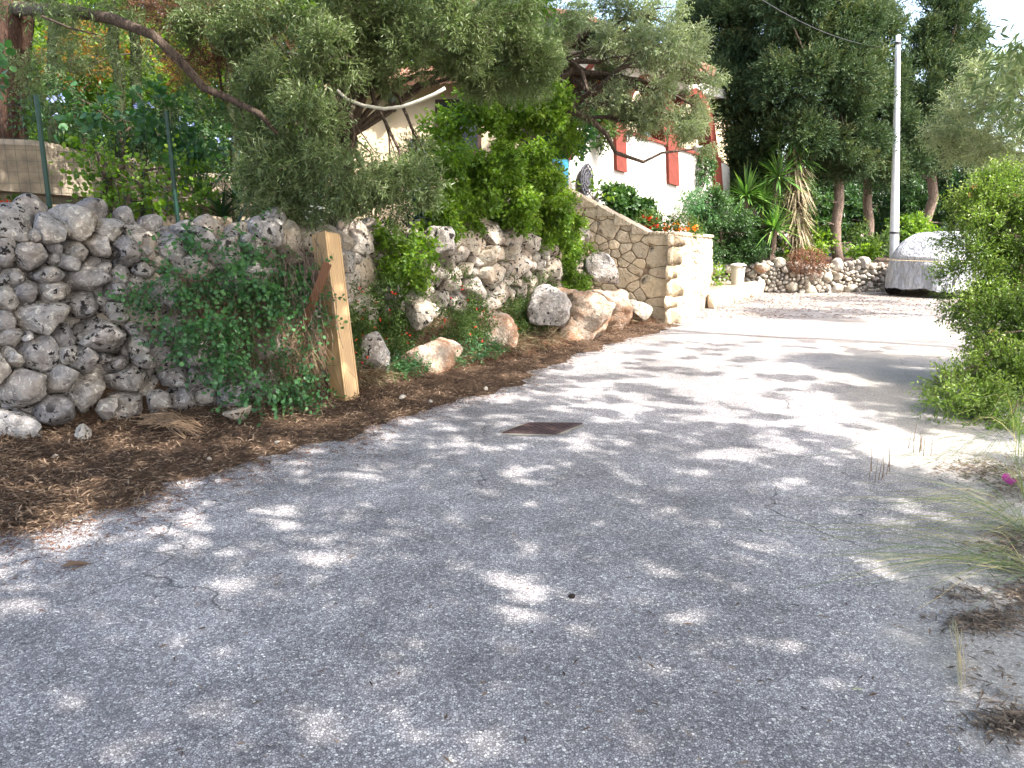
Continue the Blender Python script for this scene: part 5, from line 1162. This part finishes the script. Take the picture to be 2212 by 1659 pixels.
P = np.array([GV(300+1700*rng.random(), 900+760*rng.random()**.7, .004) for k in range(160)]); litter('scattered_leaves', P, 'dry', .035, .007, 'stray thin leaves scattered over the asphalt', .04)
P = np.array([[3+7*rng.random(), 13.5+5.6*rng.random(), .006] for k in range(5200)]); litter('leaf_litter', P, 'dry', .06, .014, 'brown litter blown over the far end of the road', .1)
mb = MB(); D, Fc = ico(3); g = GV(1235, 1291); mb.add(g+D*np.array([.016, .012, .009])*(1+.5*fbm(D*2, 4)[:, None])+np.array([0, 0, .008]), Fc); tag(mb.build('dark_clod', M['litter_clod'], smooth=True), 'small black clod lying alone in the middle of the road', 'clod')
mb = MB(); g = GV(2176, 1045); leaves(mb, g[None]+rvec(6)*.012+np.array([0, 0, .02]), rvec(6), rvec(6), .05, .04, 0, shape='round'); tag(mb.build('bougainvillea_petal', M['pink_petal'], attr=True), 'magenta fallen blossom at the foot of the right bush', 'flower')
mb = MB(); g = GV(1838, 1492); leaves(mb, g[None]+np.array([0, 0, .006]), np.array([[1, .1, 0.]]), np.array([[0, 0, 1.]]), .05, .012, 0, rnd=np.array([.9])); tag(mb.build('fallen_leaf', M['olive_bright'], attr=True), 'single pale olive leaf on the road at lower right', 'leaf')
mb = MB(); g = GV(128, 1228); leaves(mb, g[None]+np.array([0, 0, .008]), np.array([[1, .3, 0.1]]), np.array([[.2, 0, 1.]]), .14, .05, 0, rnd=np.array([.6]), shape='ovate'); tag(mb.build('fallen_leaf', M['dry'], attr=True), 'large curled brown leaf on the asphalt near the left edge', 'leaf')

# ------------------------------------------------------------------ trees mostly out of view, crowns laid out from the wanted dappled shade
def gapset(n, xr, yr, rmin, rmax):
    return np.c_[xr[0]+(xr[1]-xr[0])*rng.random(n), yr[0]+(yr[1]-yr[0])*rng.random(n), rmin+(rmax-rmin)*rng.random(n)**2]
def shade_tree(name, region, hr, n, gaps, base, label, prob, leafL=.24, leafW=.10, hang=None, seed=1):
    t = thing(name, base, label, 'tree', None); mb = MB(); k = 6
    g = np.c_[region[0]+(region[1]-region[0])*rng.random(n), region[2]+(region[3]-region[2])*rng.random(n)]
    h = hr[0]+(hr[1]-hr[0])*rng.random(n)**1.2; keep = (fbm(np.c_[g*np.array([3.6, 4.6]), np.zeros(n)], 77, 3)*.95+.5) < prob(g)
    if len(gaps):
        for c0 in range(0, len(gaps), 50):
            G_ = gaps[c0:c0+50]; e = (g[:, None, :]-G_[None, :, :2])/np.array([1, 1.25]); keep &= (np.hypot(e[..., 0], e[..., 1]) > G_[None, :, 2]).all(1)
    keep &= (rng.random(n) < .8) | (prob(g) > .8); g, h = g[keep], h[keep]; P = np.c_[g+SUN_AZ_VEC*(h/math.tan(SUN_EL))[:, None], h]
    # keep out of the picture
    dz = P[:, 2]-CAMH; vis = (P[:, 1] > .3) & (np.abs(P[:, 0]) < P[:, 1]*.70+.2) & (dz < (P[:, 1])*.285+.15); P = P[~vis]
    m_ = len(P); d = rvec(m_)*np.array([1, 1, .45]); sprigs(mb, P-d*.05, d, .12, k, leafL*.5, leafW*.5, .8, 0, 'ovate')
    if hang is not None:
        for (x, y, Y, rx, ry, nn_) in hang:
            c = PV(x, y, Y); mm = mpp(Y); Q, D = ball(nn_, c, np.array([rx*mm, rx*mm, ry*mm]), .2); sprigs(mb, Q, np.array([-.5, 0, -.6])+D*.5, .12, 9, .06, .014, .7, 0)
    mb.build('crown', M['olive'], t, attr=True)
    mb = MB(); cen = P.mean(0); T = limbs(mb, np.array(base), np.array([base[0]*.5+cen[0]*.5, base[1]*.5+cen[1]*.5, hr[0]-.8]), .16, [], sub=0)
    for q in P[rng.integers(0, m_, 14)]: mb.tube(curve(T[-1], q, .2, 7, .05), np.linspace(.035, .01, 7), 6)
    mb.build('trunk', M['bark'], t)
def pr(g): # fraction of sun blocked, by place on the ground
    e = g[:, 0]-(-.3+.40*(g[:, 1]-3)); p = np.full(len(g), 1.0)
    Y = g[:, 1]; X = g[:, 0]
    q = Y-.25*(X-1.0)
    p = np.where(Y > 5.2, .66, p); p = np.where(Y > 6.5, .56, p); p = np.where(Y > 7.8, .45, p); p = np.where((Y > 8.6) & (X > .6), .36, p); p = np.where((Y > 5.4+.5*(3-X)) & (X > 1.6), .25, p); p = np.where((X > 3.05) & (Y > 5.3) & (Y < 7.6), .85, p)
    p = np.where((Y > 6.2) & (X < -1.3), .78, p); p = np.where((Y > 5.4) & (X < -2.2), .95, p); p = np.where((Y > 8.3) & (X < -.8), .45, p)
    return p
gaps = np.concatenate([gapset(230, (-5, 5), (2.9, 5.8), .04, .13), gapset(90, (-3, 5), (5, 8.5), .06, .18), gapset(14, (-4, -1), (3.6, 5.4), .08, .18), np.array([[2.9, 5.3, .45], [2.3, 4.15, .16], [-2.5, 4.2, .18], [-1.3, 4.0, .13]])])
shade_tree('olive_tree', (-8, 6.5, -1.5, 10.8), (4.6, 6.6), 52000, gaps, (6.9, .6, 0), 'olive tree whose leafy twig hangs into the top right corner', pr, hang=[(2190, 120, 3.0, 26, 40, 9), (2205, 200, 3.0, 22, 40, 8), (2215, 60, 3.2, 24, 30, 5)])
def pr2(g):
    return np.where(fbm(np.c_[g*1.3, np.zeros(len(g))], 55, 2) > .0, .5, .04)
shade_tree('olive_tree', (2.6, 8.5, 14.8, 18.0), (5.0, 7.2), 9000, gapset(20, (2, 10), (14.8, 17.5), .2, .6), (13.5, 12.0, 0), 'unseen olive tree added off to the right to shade the far end of the road', pr2, leafL=.3, leafW=.13)  # added out of view for the dapples on the far road

def pr3(g): return np.where((g[:, 0] < .6), .6, np.where(g[:, 1] < 12.9, .0, .5))
shade_tree('olive_tree', (-3.5, 2.0, 10.8, 15.2), (6.0, 8.0), 12000, gapset(60, (-3, 2), (10.8, 15), .08, .25), (9.8, 8.2, 0), 'unseen tall olive tree added beyond the right edge to shade the walls', pr3, leafL=.24, leafW=.1)  # added out of view to shade the small stones and stair wall
